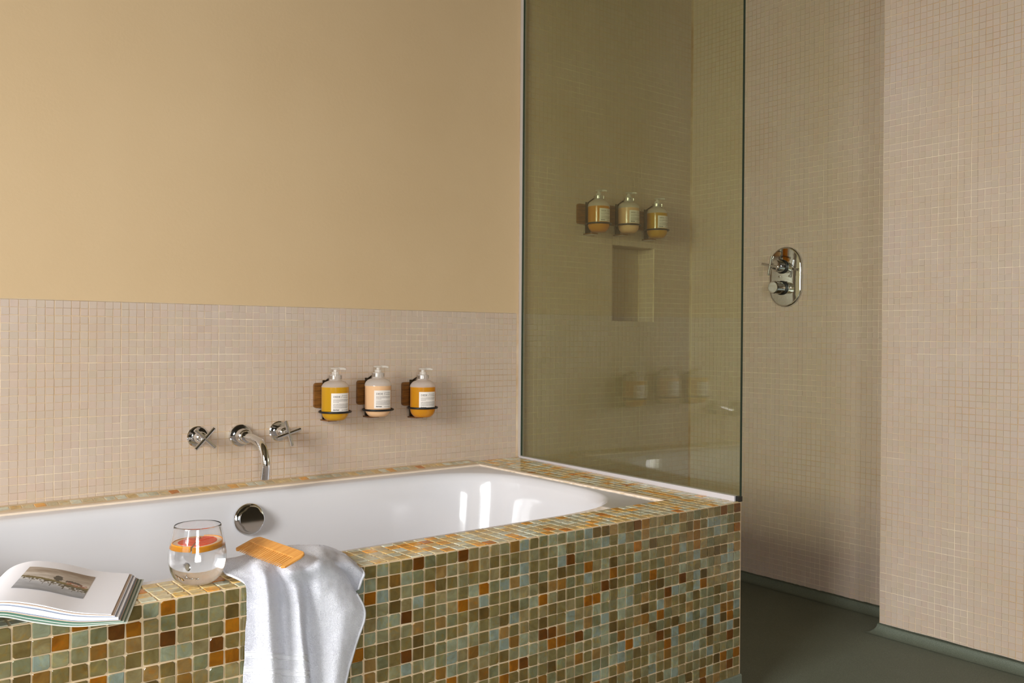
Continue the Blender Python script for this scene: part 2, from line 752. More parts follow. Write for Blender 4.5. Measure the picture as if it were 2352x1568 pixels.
# lining of the niche
cells += grid_cells((NX0, ND, NZ0), (1, 0, 0), (0, 0, 1), (0, -1, 0), 12, 15)
cells += grid_cells((NX1, .004, NZ0), (0, 1, 0), (0, 0, 1), (-1, 0, 0), 4, 15)
cells += grid_cells((NX0, .084, NZ0), (0, -1, 0), (0, 0, 1), (1, 0, 0), 4, 15)
cells += grid_cells((NX0, .084, NZ1), (1, 0, 0), (0, -1, 0), (0, 0, -1), 12, 4)
cells += grid_cells((NX0, .004, NZ0), (1, 0, 0), (0, 1, 0), (0, 0, 1), 12, 4)
lay_tiles(wall_back, cells, SQ, M['tile1'], M['tilef'], 300)
# uneven bead of plaster along the top of the wainscot
v, f = [], []
nb = 220
for i in range(nb + 1):
    x = WX + (1.612 - WX) * i / nb
    zt = WZ + .0005 + .0012 * noise.noise((x * 9, 0, 0)) + rng.uniform(-.0005, .0005)
    th = .0014 + .0008 * abs(noise.noise((x * 30, 3, 0)))
    v += [(x, 0, WZ - .001), (x, -th, WZ - .0002), (x, -th * .8, zt), (x, 0, zt + .0006)]
for i in range(nb):
    for k in range(3):
        a = 4 * i + k
        f.append((a, a + 1, a + 5, a + 4))
structure(from_py('trim_1', v, f, M['sealant2'], None))

# right wall: shower wall, return and projecting pier
bm = bmesh.new()
add_box(bm, (XS + .0006, YP, FLOOR), (XS + .15, .0, CEIL), 0)
add_box(bm, (XP + .0006, FRONTY, FLOOR), (XS + .15, YP - .0006, CEIL), 0)
wall_right = structure(from_bm('wall_right', bm, M['groutw']))
cells = grid_cells((XS, -.002, z0s), (0, -1, 0), (0, 0, 1), (-1, 0, 0), 47, 127)
cells += grid_cells((XP, YP - .0015, z0s + .0095), (0, -1, 0), (0, 0, 1), (-1, 0, 0), 60, 127)
cells += grid_cells((XP + .004, YP, z0s), (1, 0, 0), (0, 0, 1), (0, 1, 0), 8, 127)
lay_tiles(wall_right, cells, SQ, M['tile1'], M['tilef'], 300)

# wall with the window (beside the camera, outside the picture) and wall behind the camera
bm = bmesh.new()
for lo, hi in (((WX - .15, FRONTY, FLOOR), (WX, WY0, CEIL)), ((WX - .15, WY1, FLOOR), (WX, .15, CEIL)),
               ((WX - .15, WY0, FLOOR), (WX, WY1, WZ0)), ((WX - .15, WY0, WZ1), (WX, WY1, CEIL))):
    add_box(bm, lo, hi)
structure(from_bm('wall_left', bm, M['sidewall']))
bm = bmesh.new()
for lo, hi in (((WX - .15, FRONTY - .15, FLOOR), (DX0, FRONTY, CEIL)), ((DX1, FRONTY - .15, FLOOR), (XS + .15, FRONTY, CEIL)),
               ((DX0, FRONTY - .15, FLOOR), (DX1, FRONTY, 0.0)), ((DX0, FRONTY - .15, DZ1), (DX1, FRONTY, CEIL))):
    add_box(bm, lo, hi)
structure(from_bm('wall_front', bm, M['backroom']))


def window(name, axis):
    bm = bmesh.new()
    if axis == 'x':
        a0, a1, z0, z1 = WY0, WY1, WZ0, WZ1
        B = lambda p, q, r, s: add_box(bm, (WX - .09, p, r), (WX - .04, q, s))
        mids = [a0 + (a1 - a0) * .5]
    else:
        a0, a1, z0, z1 = DX0, DX1, 0.0, DZ1
        B = lambda p, q, r, s: add_box(bm, (p, FRONTY - .09, r), (q, FRONTY - .04, s))
        mids = []
    w = .05
    B(a0, a0 + w, z0, z1), B(a1 - w, a1, z0, z1), B(a0, a1, z0, z0 + w), B(a0, a1, z1 - w, z1)
    for m_ in mids:
        B(m_ - .03, m_ + .03, z0, z1)
    B(a0, a1, z0 + (z1 - z0) * .62, z0 + (z1 - z0) * .62 + .035)
    o = structure(from_bm(name, bm, M['frame']))
    pg = thin_glass(name + '_glazing', (.96, .97, .96, 1))
    bm = bmesh.new()
    if axis == 'x':
        add_box(bm, (WX - .068, a0 + .02, z0 + .02), (WX - .062, a1 - .02, z1 - .02))
    else:
        add_box(bm, (a0 + .02, FRONTY - .068, z0 + .02), (a1 - .02, FRONTY - .062, z1 - .02))
    from_bm('window_pane', bm, pg, o)
    return o


window('window_1', 'x')
window('window_2', 'y')


# coved vinyl upstands
def cove(name, pts, nrm, h=.033, t=.004, rad=.03, m0=0, m1=0):
    """pts: two points on the wall line at floor level; nrm: direction into the room (2-D)."""
    prof = [(0, h), (t * .6, h), (t, h - .003)]
    for k in range(7):
        a = math.pi / 2 * k / 6
        prof.append((t + rad * (1 - math.cos(a)), .001 + rad * (1 - math.sin(a))))
    prof = [p for p in prof if True]
    v, f = [], []
    nseg = 60
    for i in range(nseg + 1):
        s = i / nseg
        ln = math.hypot(pts[1][0] - pts[0][0], pts[1][1] - pts[0][1])
        ux, uy = (pts[1][0] - pts[0][0]) / ln, (pts[1][1] - pts[0][1]) / ln
        for k, (d, z) in enumerate(prof):
            q_ = s * ln - m0 * d * (1 - s) + m1 * d * s          # mitred at outer corners
            bx, by = pts[0][0] + ux * q_, pts[0][1] + uy * q_
            jz = rng.uniform(-.0012, .0012) if k < 2 else 0
            v.append((bx + nrm[0] * d, by + nrm[1] * d, FLOOR + z + jz))
    m = len(prof)
    for i in range(nseg):
        for k in range(m - 1):
            f.append((i * m + k, i * m + k + 1, (i + 1) * m + k + 1, (i + 1) * m + k))
    return structure(from_py(name, v, f, M['floor'], None, True))


cove('baseboard_right', ((XS, 0), (XS, YP)), (-1, 0))
cove('baseboard_pier', ((XP, YP), (XP, FRONTY)), (-1, 0), m0=1)
cove('baseboard_back', ((1.66, 0), (XS, 0)), (0, -1))
cove('baseboard_return', ((XP, YP), (XS, YP)), (0, 1), m0=1)

# ================================================================== BATH SURROUND
SX0 = -0.62
SX1 = 1.557


def yfront(x):
    return -1.0307 - 0.0162 * (x - 1.5362)


ZB = -0.453
IX0, IX1, IY0, IY1 = -0.34, 1.397, -0.898, -0.088   # opening of the tub
surround = thing('bath_surround', 'mosaic-clad bath surround in olive, teal and amber glass tiles', 'bath surround', (0, 0, 0))
bm = bmesh.new()


def prism(bm, quad, z0, z1, mat=0):
    a = [bm.verts.new((x, y, z0)) for x, y in quad]
    b = [bm.verts.new((x, y, z1)) for x, y in quad]
    fs = [bm.faces.new(a[::-1]), bm.faces.new(b)]
    for k in range(len(quad)):
        q = (k + 1) % len(quad)
        fs.append(bm.faces.new((a[k], a[q], b[q], b[k])))
    for f_ in fs:
        f_.material_index = mat


gy = .0009
prism(bm, [(SX0, yfront(SX0) + gy), (SX1 - .001, yfront(SX1) + gy), (SX1 - .001, IY0), (SX0, IY0)], FLOOR, -.0009)
prism(bm, [(IX1, IY0), (SX1 - .001, IY0), (GX1 + .016, -.001), (IX1, -.001)], FLOOR, -.0009)
prism(bm, [(SX0, IY1 + .02), (IX1, IY1 + .02), (IX1, -.001), (SX0, -.001)], FLOOR, -.0009)
wv = [bm.verts.new(q) for x_ in (SX0, IX1 + .012) for q in ((x_, -.053, -.0012), (x_, -.053, -.0006), (x_, -.001, .0066), (x_, -.001, -.0012))]
for q in ((0, 1, 2, 3), (4, 7, 6, 5), (0, 4, 5, 1), (1, 5, 6, 2), (2, 6, 7, 3), (3, 7, 4, 0)):
    bm.faces.new([wv[i] for i in q])
prism(bm, [(SX0, IY0), (IX0, IY0), (IX0, IY1 + .02), (SX0, IY1 + .02)], FLOOR, -.0009)
from_bm('grout_bed', bm, M['groutt'], surround)

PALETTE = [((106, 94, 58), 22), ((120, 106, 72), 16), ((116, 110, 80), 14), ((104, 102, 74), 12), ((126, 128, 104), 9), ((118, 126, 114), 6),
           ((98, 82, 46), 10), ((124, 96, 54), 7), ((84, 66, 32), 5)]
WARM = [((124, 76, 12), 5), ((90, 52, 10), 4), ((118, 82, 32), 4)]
LEDGE_SHEEN = [((198, 182, 146), 20), ((204, 204, 186), 18), ((212, 180, 120), 18), ((218, 158, 72), 10), ((190, 188, 164), 12), ((204, 178, 128), 12), ((190, 116, 38), 3)]  # ledge tiles lightened: wall and window reflections are put into these colours


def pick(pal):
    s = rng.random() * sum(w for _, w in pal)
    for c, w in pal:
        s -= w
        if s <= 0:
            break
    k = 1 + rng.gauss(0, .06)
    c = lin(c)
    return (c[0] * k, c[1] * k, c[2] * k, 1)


PX, PZ = .0263, .02517
uf = np.array((1, -0.0162, 0)) / math.hypot(1, .0162)
nf = np.array((-0.0162, -1, 0)) / math.hypot(1, .0162)
up = np.array((0, 0, 1.0))
RT = [rough_template(.0236, .0015, rng) for _ in range(18)]
GT = []
xa = .447
i0, i1 = int((SX0 - xa) / PX) + 1, int((SX1 - xa) / PX)
wob = lambda s, k: .0009 * noise.noise((s * 7, k * 3.1, 0))
AMBER_, DARK_, BROWN_ = (128, 78, 10), (84, 48, 10), (112, 80, 34)
AMBER = {}
for c_, cells_ in ((DARK_, ((4, 0), (8, 0), (3, 4), (16, 8), (3, 7), (-11, 3), (-14, 2), (-17, 1), (14, 10))),
                   (AMBER_, ((0, 2), (10, 3), (8, 4), (16, 5), (-1, 6), (-10, 2), (-10, 4), (-11, 4), (-14, 0), (-20, 1), (-16, 1), (-19, 0), (-18, 4))),
                   (BROWN_, ((13, 0), (5, 2), (6, 9), (10, 10), (9, 8), (13, 8), (-13, 5), (-18, 2), (-21, 3), (9, 1), (2, 1)))):
    for q_ in cells_:
        AMBER[q_] = c_


def front_tile_color(i, j):
    c = AMBER.get((i, j))
    if c:
        c = lin(c)
        k = 1 + rng.gauss(0, .06)
        return (c[0] * k, c[1] * k, c[2] * k, 1)
    mapped = (-23 <= i <= 16 and j <= 9)
    return pick(WARM) if (not mapped and rng.random() < .10) else pick(PALETTE)



for i in range(i0, i1 + 1):
    for j in range(18):
        x = xa + (i + .5) * PX
        w = 1.0
        if i == i1:
            x1 = SX1 - .0008
            x0 = xa + i * PX
            if x1 - x0 < .008:
                continue
            x, w = (x0 + x1) / 2, (x1 - x0) / PX
        z = -.0012 - (j + .5) * PZ
        P = np.array((x + wob(z, i), yfront(x), z + wob(x, j + 40)))
        P += nf * rng.uniform(-.0006, .0004)
        GT.append([P, uf, up, nf, w * rng.uniform(.965, 1.02), .985 * rng.uniform(.96, 1.0), front_tile_color(i, j)])
# front ledge
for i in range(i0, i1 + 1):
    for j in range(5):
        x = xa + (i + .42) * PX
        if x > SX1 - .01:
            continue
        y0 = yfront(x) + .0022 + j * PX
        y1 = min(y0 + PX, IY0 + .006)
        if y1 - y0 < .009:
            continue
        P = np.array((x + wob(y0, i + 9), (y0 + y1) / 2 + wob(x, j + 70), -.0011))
        GT.append([P, (1, 0, 0), (0, 1, 0), up, rng.uniform(.965, 1.02), (y1 - y0) / PX * rng.uniform(.96, 1.0), pick(LEDGE_SHEEN)])
# right-hand ledge under the glass
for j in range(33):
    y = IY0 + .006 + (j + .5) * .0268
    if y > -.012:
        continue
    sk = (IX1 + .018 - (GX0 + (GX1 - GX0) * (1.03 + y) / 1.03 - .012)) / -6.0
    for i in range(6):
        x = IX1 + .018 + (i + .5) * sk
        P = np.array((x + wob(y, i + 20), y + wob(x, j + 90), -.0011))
        GT.append([P, (1, 0, 0), (0, 1, 0), up, sk / PX * rng.uniform(.95, 1.0), rng.uniform(.965, 1.02), pick(LEDGE_SHEEN)])
    # beyond the glass
    xg = glass_x(y) + .014
    if xg + .006 < SX1 + (GX1 + .016 - SX1) * (y - IY0) / -IY0:
        pass
# ledge along the wall
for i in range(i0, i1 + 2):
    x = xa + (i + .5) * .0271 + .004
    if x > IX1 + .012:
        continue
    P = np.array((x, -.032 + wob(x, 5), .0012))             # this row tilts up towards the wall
    GT.append([P, (1, 0, 0), (0, .985, .172), np.array((0, -.172, .985)), 1.03, 1.5, pick(LEDGE_SHEEN)])
# end of the surround, in the shower
ue = np.array((GX1 + .016 - SX1, -IY0, 0))
for i in range(39):
    for j in range(18):
        if i < 5:
            P = np.array((SX1, yfront(SX1) + .002 + (i + .5) * .0263, -.0012 - (j + .5) * PZ))
            u_ = np.array((0, 1.0, 0))
        else:
            u_ = ue / np.linalg.norm(ue)
            s = (i - 5 + .5) * .0263
            if s > np.linalg.norm(ue) - .014:
                continue
            P = np.array((SX1, IY0, 0)) + u_ * s + np.array((0, 0, -.0012 - (j + .5) * PZ))
        GT.append([P, u_, up, np.array((u_[1], -u_[0], 0)), 1.0, .97, pick(PALETTE)])
covered = lambda x, y, c: not (575 < x < 825 and y > 1290) and not (x < 270 and y < 1415)
lay_tiles(surround, GT, RT, M['gtile1'], M['gtilef'], 300, covered)
# coved vinyl at the foot of the surround
v, f = [], []
for i in range(61):
    x = SX0 + (SX1 - SX0) * i / 60
    y = yfront(x)
    pr = [(0, ZB + rng.uniform(-.001, .001)), (-.003, ZB), (-.0045, ZB - .004), (-.0055, FLOOR + .045), (-.011, FLOOR + .022), (-.022, FLOOR + .008), (-.045, FLOOR + .001)]
    v += [(x, y + a, b) for a, b in pr]
for i in range(60):
    for k in range(6):
        a = i * 7 + k
        f.append((a, a + 1, a + 8, a + 7))
structure(from_py('baseboard_front', v, f, M['floor'], None, True))

# ================================================================== BATHTUB
tub = thing('bathtub', 'white enamel bathtub sunk into the mosaic surround', 'bathtub', (0, 0, 0))
NA = 128


def superell(cx, cy, ax, ay, n, z, k):
    a = 2 * math.pi * k / NA
    c, s = math.cos(a), math.sin(a)
    return (cx + ax * math.copysign(abs(c) ** (2 / n), c), cy + ay * math.copysign(abs(s) ** (2 / n), s), z)


yc = (IY0 + IY1) / 2
xc = (IX0 + IX1) / 2
rings = [[superell(xc, yc, (IX1 - IX0) / 2 + .012, (IY1 - IY0) / 2 + .012, 40, -.0030, k) for k in range(NA)]]


def basin(z, e, dy, xr, xl, n=3.1):
    """basin contour: straight long sides, big rounded ends"""
    out = []
    ay = .368 - dy
    for k in range(NA):
        a = 2 * math.pi * k / NA
        c, s = math.cos(a), math.sin(a)
        ex = .40
        if c >= 0:
            x = (xr - ex) + ex * abs(c) ** (2 / n)
        else:
            x = (xl + ex) - ex * abs(c) ** (2 / n)
        # stretch between the two ends
        out.append((x, yc - .006 + ay * math.copysign(abs(s) ** (2 / n), s), z))
    return out


XR, XL = 1.378, -.30
for z, dy, xr, xl in ((-.0035, -.004, XR + .004, XL - .004), (-.0065, .002, XR - .002, XL + .002), (-.014, .009, XR - .009, XL + .009), (-.028, .014, XR - .014, XL + .014),
                      (-.08, .021, XR - .022, XL + .03), (-.16, .031, XR - .036, XL + .06), (-.25, .044, XR - .056, XL + .10), (-.33, .060, XR - .08, XL + .145),
                      (-.385, .085, XR - .11, XL + .19), (-.41, .12, XR - .15, XL + .24), (-.42, .18, XR - .21, XL + .30)):
    rings.append(basin(z, 0, dy, xr, xl))
v = [q for r_ in rings for q in r_]
f = []
for i in range(len(rings) - 1):
    for k in range(NA):
        q = (k + 1) % NA
        f.append((i * NA + k, i * NA + q, (i + 1) * NA + q, (i + 1) * NA + k)[::-1])
f.append(tuple((len(rings) - 1) * NA + k for k in range(NA)))
o = from_py('basin', v, f, M['enamel'], tub, True)
sharpen(o.data, 1.2)
# bead of peach sealant where the enamel meets the tiles (back and right)
bm = bmesh.new()


def bead(bm, a, b, w0, w1, h):
    n_ = 80
    a, b = np.array(a), np.array(b)
    d = (b - a) / np.linalg.norm(b - a)
    s = np.array((-d[1], d[0], 0))
    prev = None
    for i in range(n_ + 1):
        p = a + (b - a) * i / n_
        j0, j1 = rng.uniform(-.0008, .0008), rng.uniform(-.0014, .0014)
        row = [bm.verts.new(p + s * (w0 + j0) + np.array((0, 0, -.004))), bm.verts.new(p + s * (w0 * .7 + j0) + np.array((0, 0, h))),
               bm.verts.new(p + s * (w1 * .7 + j1) + np.array((0, 0, h))), bm.verts.new(p + s * (w1 + j1) + np.array((0, 0, -.004)))]
        if prev:
            for k in range(3):
                bm.faces.new((prev[k], prev[k + 1], row[k + 1], row[k]))
        prev = row


bead(bm, (IX1 + .010, IY0 - .002, 0), (IX1 + .010, IY1 + .012, 0), -.010, .012, .0012)
bead(bm, (SX0 + .2, IY1 + .014, 0), (IX1 + .01, IY1 + .014, 0), -.016, .012, .001)
from_bm('sealant', bm, M['sealant'], tub)

# overflow fitting on the long back side
oc = Vector(ray(572, 1192, 1, -.161))
on = Vector((0, -1, .16)).normalized()
plate = turned('overflow_plate', oc, on, [(-.006, .0), (-.006, .042), (.004, .0425), (.0075, .040), (.009, .036), (.009, 0)], M['chrome'], tub, 48)
bm = bmesh.new()
x_, y_, d_ = frame_from_z(on)
r1, r2 = [], []
for k in range(72):
    a = 2 * math.pi * k / 72
    rr = .034 - .0040 * (0.5 + .5 * math.cos(4 * (a - .6))) ** 3
    e = x_ * math.cos(a) + y_ * math.sin(a)
    r1.append(bm.verts.new(oc + on * .008 + e * rr))
    r2.append(bm.verts.new(oc + on * .023 + e * (rr - .001)))
for k in range(72):
    bm.faces.new((r1[k], r1[(k + 1) % 72], r2[(k + 1) % 72], r2[k]))
bm.faces.new(r2)
from_bm('overflow_knob', bm, M['chrome'], tub, angle=.6)
turned('waste', (.45, yc, -.4195), (0, 0, 1), [(0, .0), (0, .036), (.003, .034), (.004, .0)], M['chrome'], tub, 40)

# ================================================================== GLASS SCREEN
screen = thing('shower_screen', 'frameless greenish glass shower screen standing on the mosaic ledge', 'shower screen', (0, 0, 0))
gd = np.array((GX1 - GX0, 1.03, 0))
gd /= np.linalg.norm(gd)
gn = np.array((gd[1], -gd[0], 0))              # towards the shower
A = np.array((GX0, -1.03, 0))
Lg = 1.03 / gd[1] - .013


def obox(bm, s0, s1, t0, t1, z0, z1, mats=(0, 0, 0)):
    """box in glass-plane coordinates; mats: broad faces, edges"""
    zz = lambda s, z: z - (.0100 * s / Lg if .01 < z < .03 else 0)   # the sealed base slopes to the wall
    P = lambda s, t, z: bm.verts.new(A + gd * s + gn * t + np.array((0, 0, zz(s, z))))
    q = [P(s, t, z) for s in (s0, s1) for t in (t0, t1) for z in (z0, z1)]
    for idx, m in (((0, 1, 5, 4), 0), ((2, 6, 7, 3), 0), ((0, 2, 3, 1), 1), ((4, 5, 7, 6), 1), ((0, 4, 6, 2), 1), ((1, 3, 7, 5), 1)):
        f_ = bm.faces.new([q[i] for i in idx])
        f_.material_index = mats[m]


bm = bmesh.new()
obox(bm, 0, Lg, 0, .008, .0138, 1.85, (0, 1))
from_bm('glass_pane', bm, [M['glass'], M['glassedge']], screen)
bm = bmesh.new()
obox(bm, .012, Lg, -.007, .012, -.001, .0140)
from_bm('base_channel', bm, M['whitep'], screen)
bm = bmesh.new()
obox(bm, Lg - .002, Lg + .0125, -.0035, .0115, .0, 1.9)
from_bm('wall_channel', bm, M['greytrim'], screen)
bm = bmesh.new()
obox(bm, Lg - .0105, Lg - .002, -.0014, 0, .006, 1.85)  # added dark strip, coloured as the pane's green edge reflected through the glass
from_bm('edge_reflection_strip', bm, M['glassedge'], screen)
bm = bmesh.new()
obox(bm, .0, .012, -.002, .011, .0, .0140)
from_bm('corner_seal', bm, M['black'], screen)

# ================================================================== BATH TAPS
def cross_handle(name, label, c, d, rot, arm, group):
    t = thing(name, label, 'tap', (c[0], 0, c[1]), group)
    ax = (0, -1, 0)
    turned('escutcheon', (0, 0.0, 0), ax, [(0, 0), (0, .0295), (.003, .0295), (.0055, .027), (.006, .0), ], M['chrome'], t, 48)
    turned('valve_body', (0, 0, 0), ax, [(.004, 0), (.004, .0165), (d - .028, .0165), (d - .0245, .0145), (d - .022, .0095), (d - .008, .0095), (d - .006, 0)], M['chrome'], t, 36)
    for k in range(2):
        a = rot + k * math.pi / 2
        e = Vector((math.cos(a), 0, math.sin(a)))
        p = Vector((0, -d, 0))
        bm = bmesh.new()
        R_ = .0052
        axial(bm, p - e * arm, e, [(0, 0), (0, R_ - .0008), (.0008, R_), (2 * arm - .0008, R_), (2 * arm, R_ - .0008), (2 * arm, 0)], 24)
        from_bm('cross_bar', bm, M['chrome'], t, angle=.6)
    return t


cross_handle('bath_tap', 'chrome cross-handle bath tap, handle turned to an X, left of the spout', (.482, .145), .062, math.radians(47), .038, 'bath taps')
cross_handle('bath_tap', 'chrome cross-handle bath tap, handle turned upright, between spout and bottles', (.721, .146), .072, math.radians(106), .038, 'bath taps')

spout = thing('bath_spout', 'chrome bath spout curving down from the tiled wall', 'spout', (.601, 0, .142))
turned('escutcheon', (0, 0, 0), (0, -1, 0), [(0, 0), (0, .0315), (.014, .0315), (.0155, .030), (.016, 0)], M['chrome'], spout, 48)
turned('collar', (0, 0, 0), (0, -1, 0), [(.014, 0), (.014, .0215), (.050, .0215), (.052, .0205), (.054, .0175), (.060, .0175), (.062, .016), (.064, 0)], M['chrome'], spout, 40)
pts = [(0, -.058, 0), (0, -.085, 0), (0, -.105, -.0005), (0, -.124, -.003)]
cy_, cz_, R_ = -.128, -.066, .063
for k in range(1, 13):
    a = math.radians(82 - k * 8.2)
    pts.append((0, cy_ - R_ * math.cos(a) + .0, cz_ + R_ * math.sin(a)))
pts.append((0, pts[-1][1] + .0006, pts[-1][2] - .003))
tube('pipe', pts, .0118, M['chrome'], spout, 28)
e = Vector(pts[-1])
tube('aerator', [e + Vector((0, .0002, .001)), e + Vector((0, .0028, -.015))], [.0122, .0122], M['chrome'], spout, 28)


# ================================================================== SOAP BOTTLES AND HOLDERS
def text_mesh(body, size):
    c = bpy.data.curves.new('lettering', 'FONT')
    c.offset = .00018 if body == 'davines' else .00003
    c.body, c.size = body, size
    c.resolution_u = 3
    o = bpy.data.objects.new('lettering', c)
    COL.objects.link(o)
    dg = bpy.context.evaluated_depsgraph_get()
    me = bpy.data.meshes.new_from_object(o.evaluated_get(dg))
    bpy.data.objects.remove(o)
    v = np.array([q.co[:] for q in me.vertices])
    f = [tuple(p.vertices) for p in me.polygons]
    bpy.data.meshes.remove(me)
    return v, f


TXT = {k: text_mesh(k, s) for k, s in (('DEDE', .0072), ('davines', .0058))}
BR = .0412                                  # bottle radius


def soap_bottle(label, loc, view_ang, liquid, level, lab0, lab1, lz0, lz1, small, group, spout_ang):
    """view_ang: direction (radians, world xy) from bottle to the viewer side about which the label angles are measured."""
    b = thing('soap_bottle', label, 'bottle', loc, group)
    body = [(0, 0), (0, .022), (.001, .026), (.006, .0325), (.013, .0378), (.022, .0405), (.030, BR), (level - .0003, BR)]
    sh = [(level - .0003, BR), (.096, BR), (.103, .0400), (.109, .0365), (.114, .0310), (.1172, .0240), (.119, .0190), (.121, .0172), (.136, .0168), (.137, .0150), (.1375, 0)]
    sh = [p for p in sh if p[0] >= level - .001]
    bm = bmesh.new()
    seg = 48
    axial_open(bm, body, seg)
    from_bm('body', bm, M['clear'], b, smooth=True)
    bm = bmesh.new()
    axial_open(bm, sh, seg)
    from_bm('shoulder', bm, M['frost'], b, angle=.8)
    k = .0011
    lq = [(k, 0)] + [(max(z, k), max(r - k, .001)) for z, r in body[1:]] + [(level, BR - k), (level, 0)]
    turned('liquid', (0, 0, 0), (0, 0, 1), lq, M[liquid], b, 48, .7)
    # pump
    bm = bmesh.new()
    axial(bm, (0, 0, 0), (0, 0, 1), [(.136, 0), (.136, .0108), (.145, .0104), (.1455, .0062), (.152, .0058), (.1525, .0125), (.1545, .0145), (.1565, .0135), (.158, .009), (.1585, 0)], 28)
    e = Vector((math.cos(spout_ang), math.sin(spout_ang), 0))
    add_tube(bm, [Vector((0, 0, .1545)) + e * .008, Vector((0, 0, .1548)) + e * .024, Vector((0, 0, .1525)) + e * .032], [.0046, .0036, .0030], 12)
    from_bm('pump', bm, M['pump'], b, angle=.7)
    # label
    R_ = BR + .0004
    v, f = [], []
    na = 16
    for i in range(na + 1):
        a = view_ang + lab0 + (lab1 - lab0) * i / na
        for z in (lz0, lz1):
            for rr in (R_ - .0002, R_):
                v.append((rr * math.cos(a), rr * math.sin(a), z))
    for i in range(na):
        a = i * 4
        f += [(a + 1, a + 5, a + 7, a + 3), (a, a + 2, a + 6, a + 4), (a, a + 4, a + 5, a + 1), (a + 2, a + 3, a + 7, a + 6)]
    f += [(0, 1, 3, 2), (na * 4, na * 4 + 2, na * 4 + 3, na * 4 + 1)]
    lab = from_py('label', v, f, M['label'], b)
    W, H = R_ * (lab1 - lab0), lz1 - lz0

    def wrap(vx, vz):
        a = view_ang + lab0 + vx / R_
        return (R_ + .00025) * math.cos(a), (R_ + .00025) * math.sin(a), lz0 + vz
    V, F = [], []

    def put(txt, x, z, s=1.0):
        tv, tf = TXT[txt]
        n0 = len(V)
        V.extend([wrap(x + q[0] * s, z + q[1] * s) for q in tv])
        F.extend([tuple(i + n0 for i in q) for q in tf])
    put('DEDE', W * .10, H * .76, W / .042 * .8)
    put('davines', W * .09, H * .08, W / .042 * .72)
    # slash after the name
    n0 = len(V)
    V.extend([wrap(W * .50, H * .75), wrap(W * .515, H * .75), wrap(W * .555, H * .90), wrap(W * .54, H * .90)])
    F.append((n0, n0 + 1, n0 + 2, n0 + 3))
    from_py('lettering', V, F, M['ink'], lab)
    # small print too fine to read, set as lines of short strokes
    V, F = [], []
    r_ = random.Random(small)

    def line(x0, x1, z, h):
        x = x0
        while x < x1:
            w = min(r_.uniform(.0012, .0042), x1 - x)
            n0 = len(V)
            V.extend([wrap(x, z), wrap(x + w, z), wrap(x + w, z + h), wrap(x, z + h)])
            F.append((n0, n0 + 1, n0 + 2, n0 + 3))
            x += w + .0008
    for zz, x0, x1 in ((.85, .58, .9), (.76, .58, .92), (.64, .1, .95), (.575, .1, .9), (.51, .1, .36), (.40, .1, .95), (.335, .1, .95), (.27, .1, .95), (.21, .1, .9), (.08, .52, .9)):
        line(W * x0, W * x1, H * zz, H * .028)
    from_py('small_print', V, F, M['inkgrey'], lab)
    return b


def axial_open(bm, prof, seg):
    rings = []
    for (z, r) in prof:
        if r < 1e-6:
            rings.append([bm.verts.new((0, 0, z))])
        else:
            rings.append([bm.verts.new((r * math.cos(2 * math.pi * k / seg), r * math.sin(2 * math.pi * k / seg), z)) for k in range(seg)])
    for a, b in zip(rings, rings[1:]):
        for k in range(seg):
            q = []
            for v_ in (a[k % len(a)], a[(k + 1) % len(a)], b[(k + 1) % len(b)], b[k % len(b)]):
                if v_ not in q:
                    q.append(v_)
            if len(q) > 2:
                bm.faces.new(q)


def holder(label, x, yb, zb, ring_z, group, plate_mat='walnut', plate_dx=-.038):
    h = thing('bottle_holder', label, 'bottle holder', (x, 0, zb), group)
    # rounded wooden wall plate
    bm = bmesh.new()
    add_box(bm, (plate_dx, -.011, .034), (plate_dx + .074, -.0022, .110), 0)
    es = [e_ for e_ in bm.edges if abs((e_.verts[0].co - e_.verts[1].co).normalized().y) > .9]
    bmesh.ops.bevel(bm, geom=es, offset=.008, segments=4, affect='EDGES', profile=.5)
    from_bm('wall_plate', bm, M[plate_mat], h)
    # steel spine, upper arm and clip round the neck
    bm = bmesh.new()
    add_box(bm, (-.012, -.0145, -.004), (.012, -.0112, .118), 0)
    from_bm('spine', bm, M['darksteel'], h)
    tube('upper_arm', [(0, -.013, .112), (0, -.016, .118), (0, yb + .03, .128), (0, yb + .0195, .131)], .0024, M['darksteel'], h, 10)
    v, f = [], []
    n_ = 40
    a0, a1 = math.radians(-62), math.radians(242)
    for i in range(n_ + 1):
        a = a0 + (a1 - a0) * i / n_
        for rr, z in ((.0174, .124), (.0196, .124), (.0196, .1345), (.0174, .1345)):
            v.append((rr * math.cos(a), yb + rr * math.sin(a), z))
    for i in range(n_):
        for k in range(4):
            f.append((i * 4 + k, i * 4 + (k + 1) % 4, i * 4 + 4 + (k + 1) % 4, i * 4 + 4 + k))
    f += [(0, 1, 2, 3), (n_ * 4 + 3, n_ * 4 + 2, n_ * 4 + 1, n_ * 4)]
    from_py('neck_clip', v, f, M['steel'], h, angle=.5)
    torus('ring', (0, yb, ring_z), .0462, .0032, M['black'], h)
    tube('ring_arm', [(0, -.0135, ring_z), (0, yb + .046, ring_z)], .003, M['black'], h, 10)
    # foot under the bottle
    bm = bmesh.new()
    add_box(bm, (-.014, -.052, -.0058), (.016, -.0022, -.0012), 0, .0012)
    from_bm('foot', bm, M[plate_mat], h)
    bm = bmesh.new()
    add_box(bm, (-.012, -.050, -.0068), (.014, -.0022, -.0059), 0)
    from_bm('foot_plate', bm, M['whitep'], h)
    return h


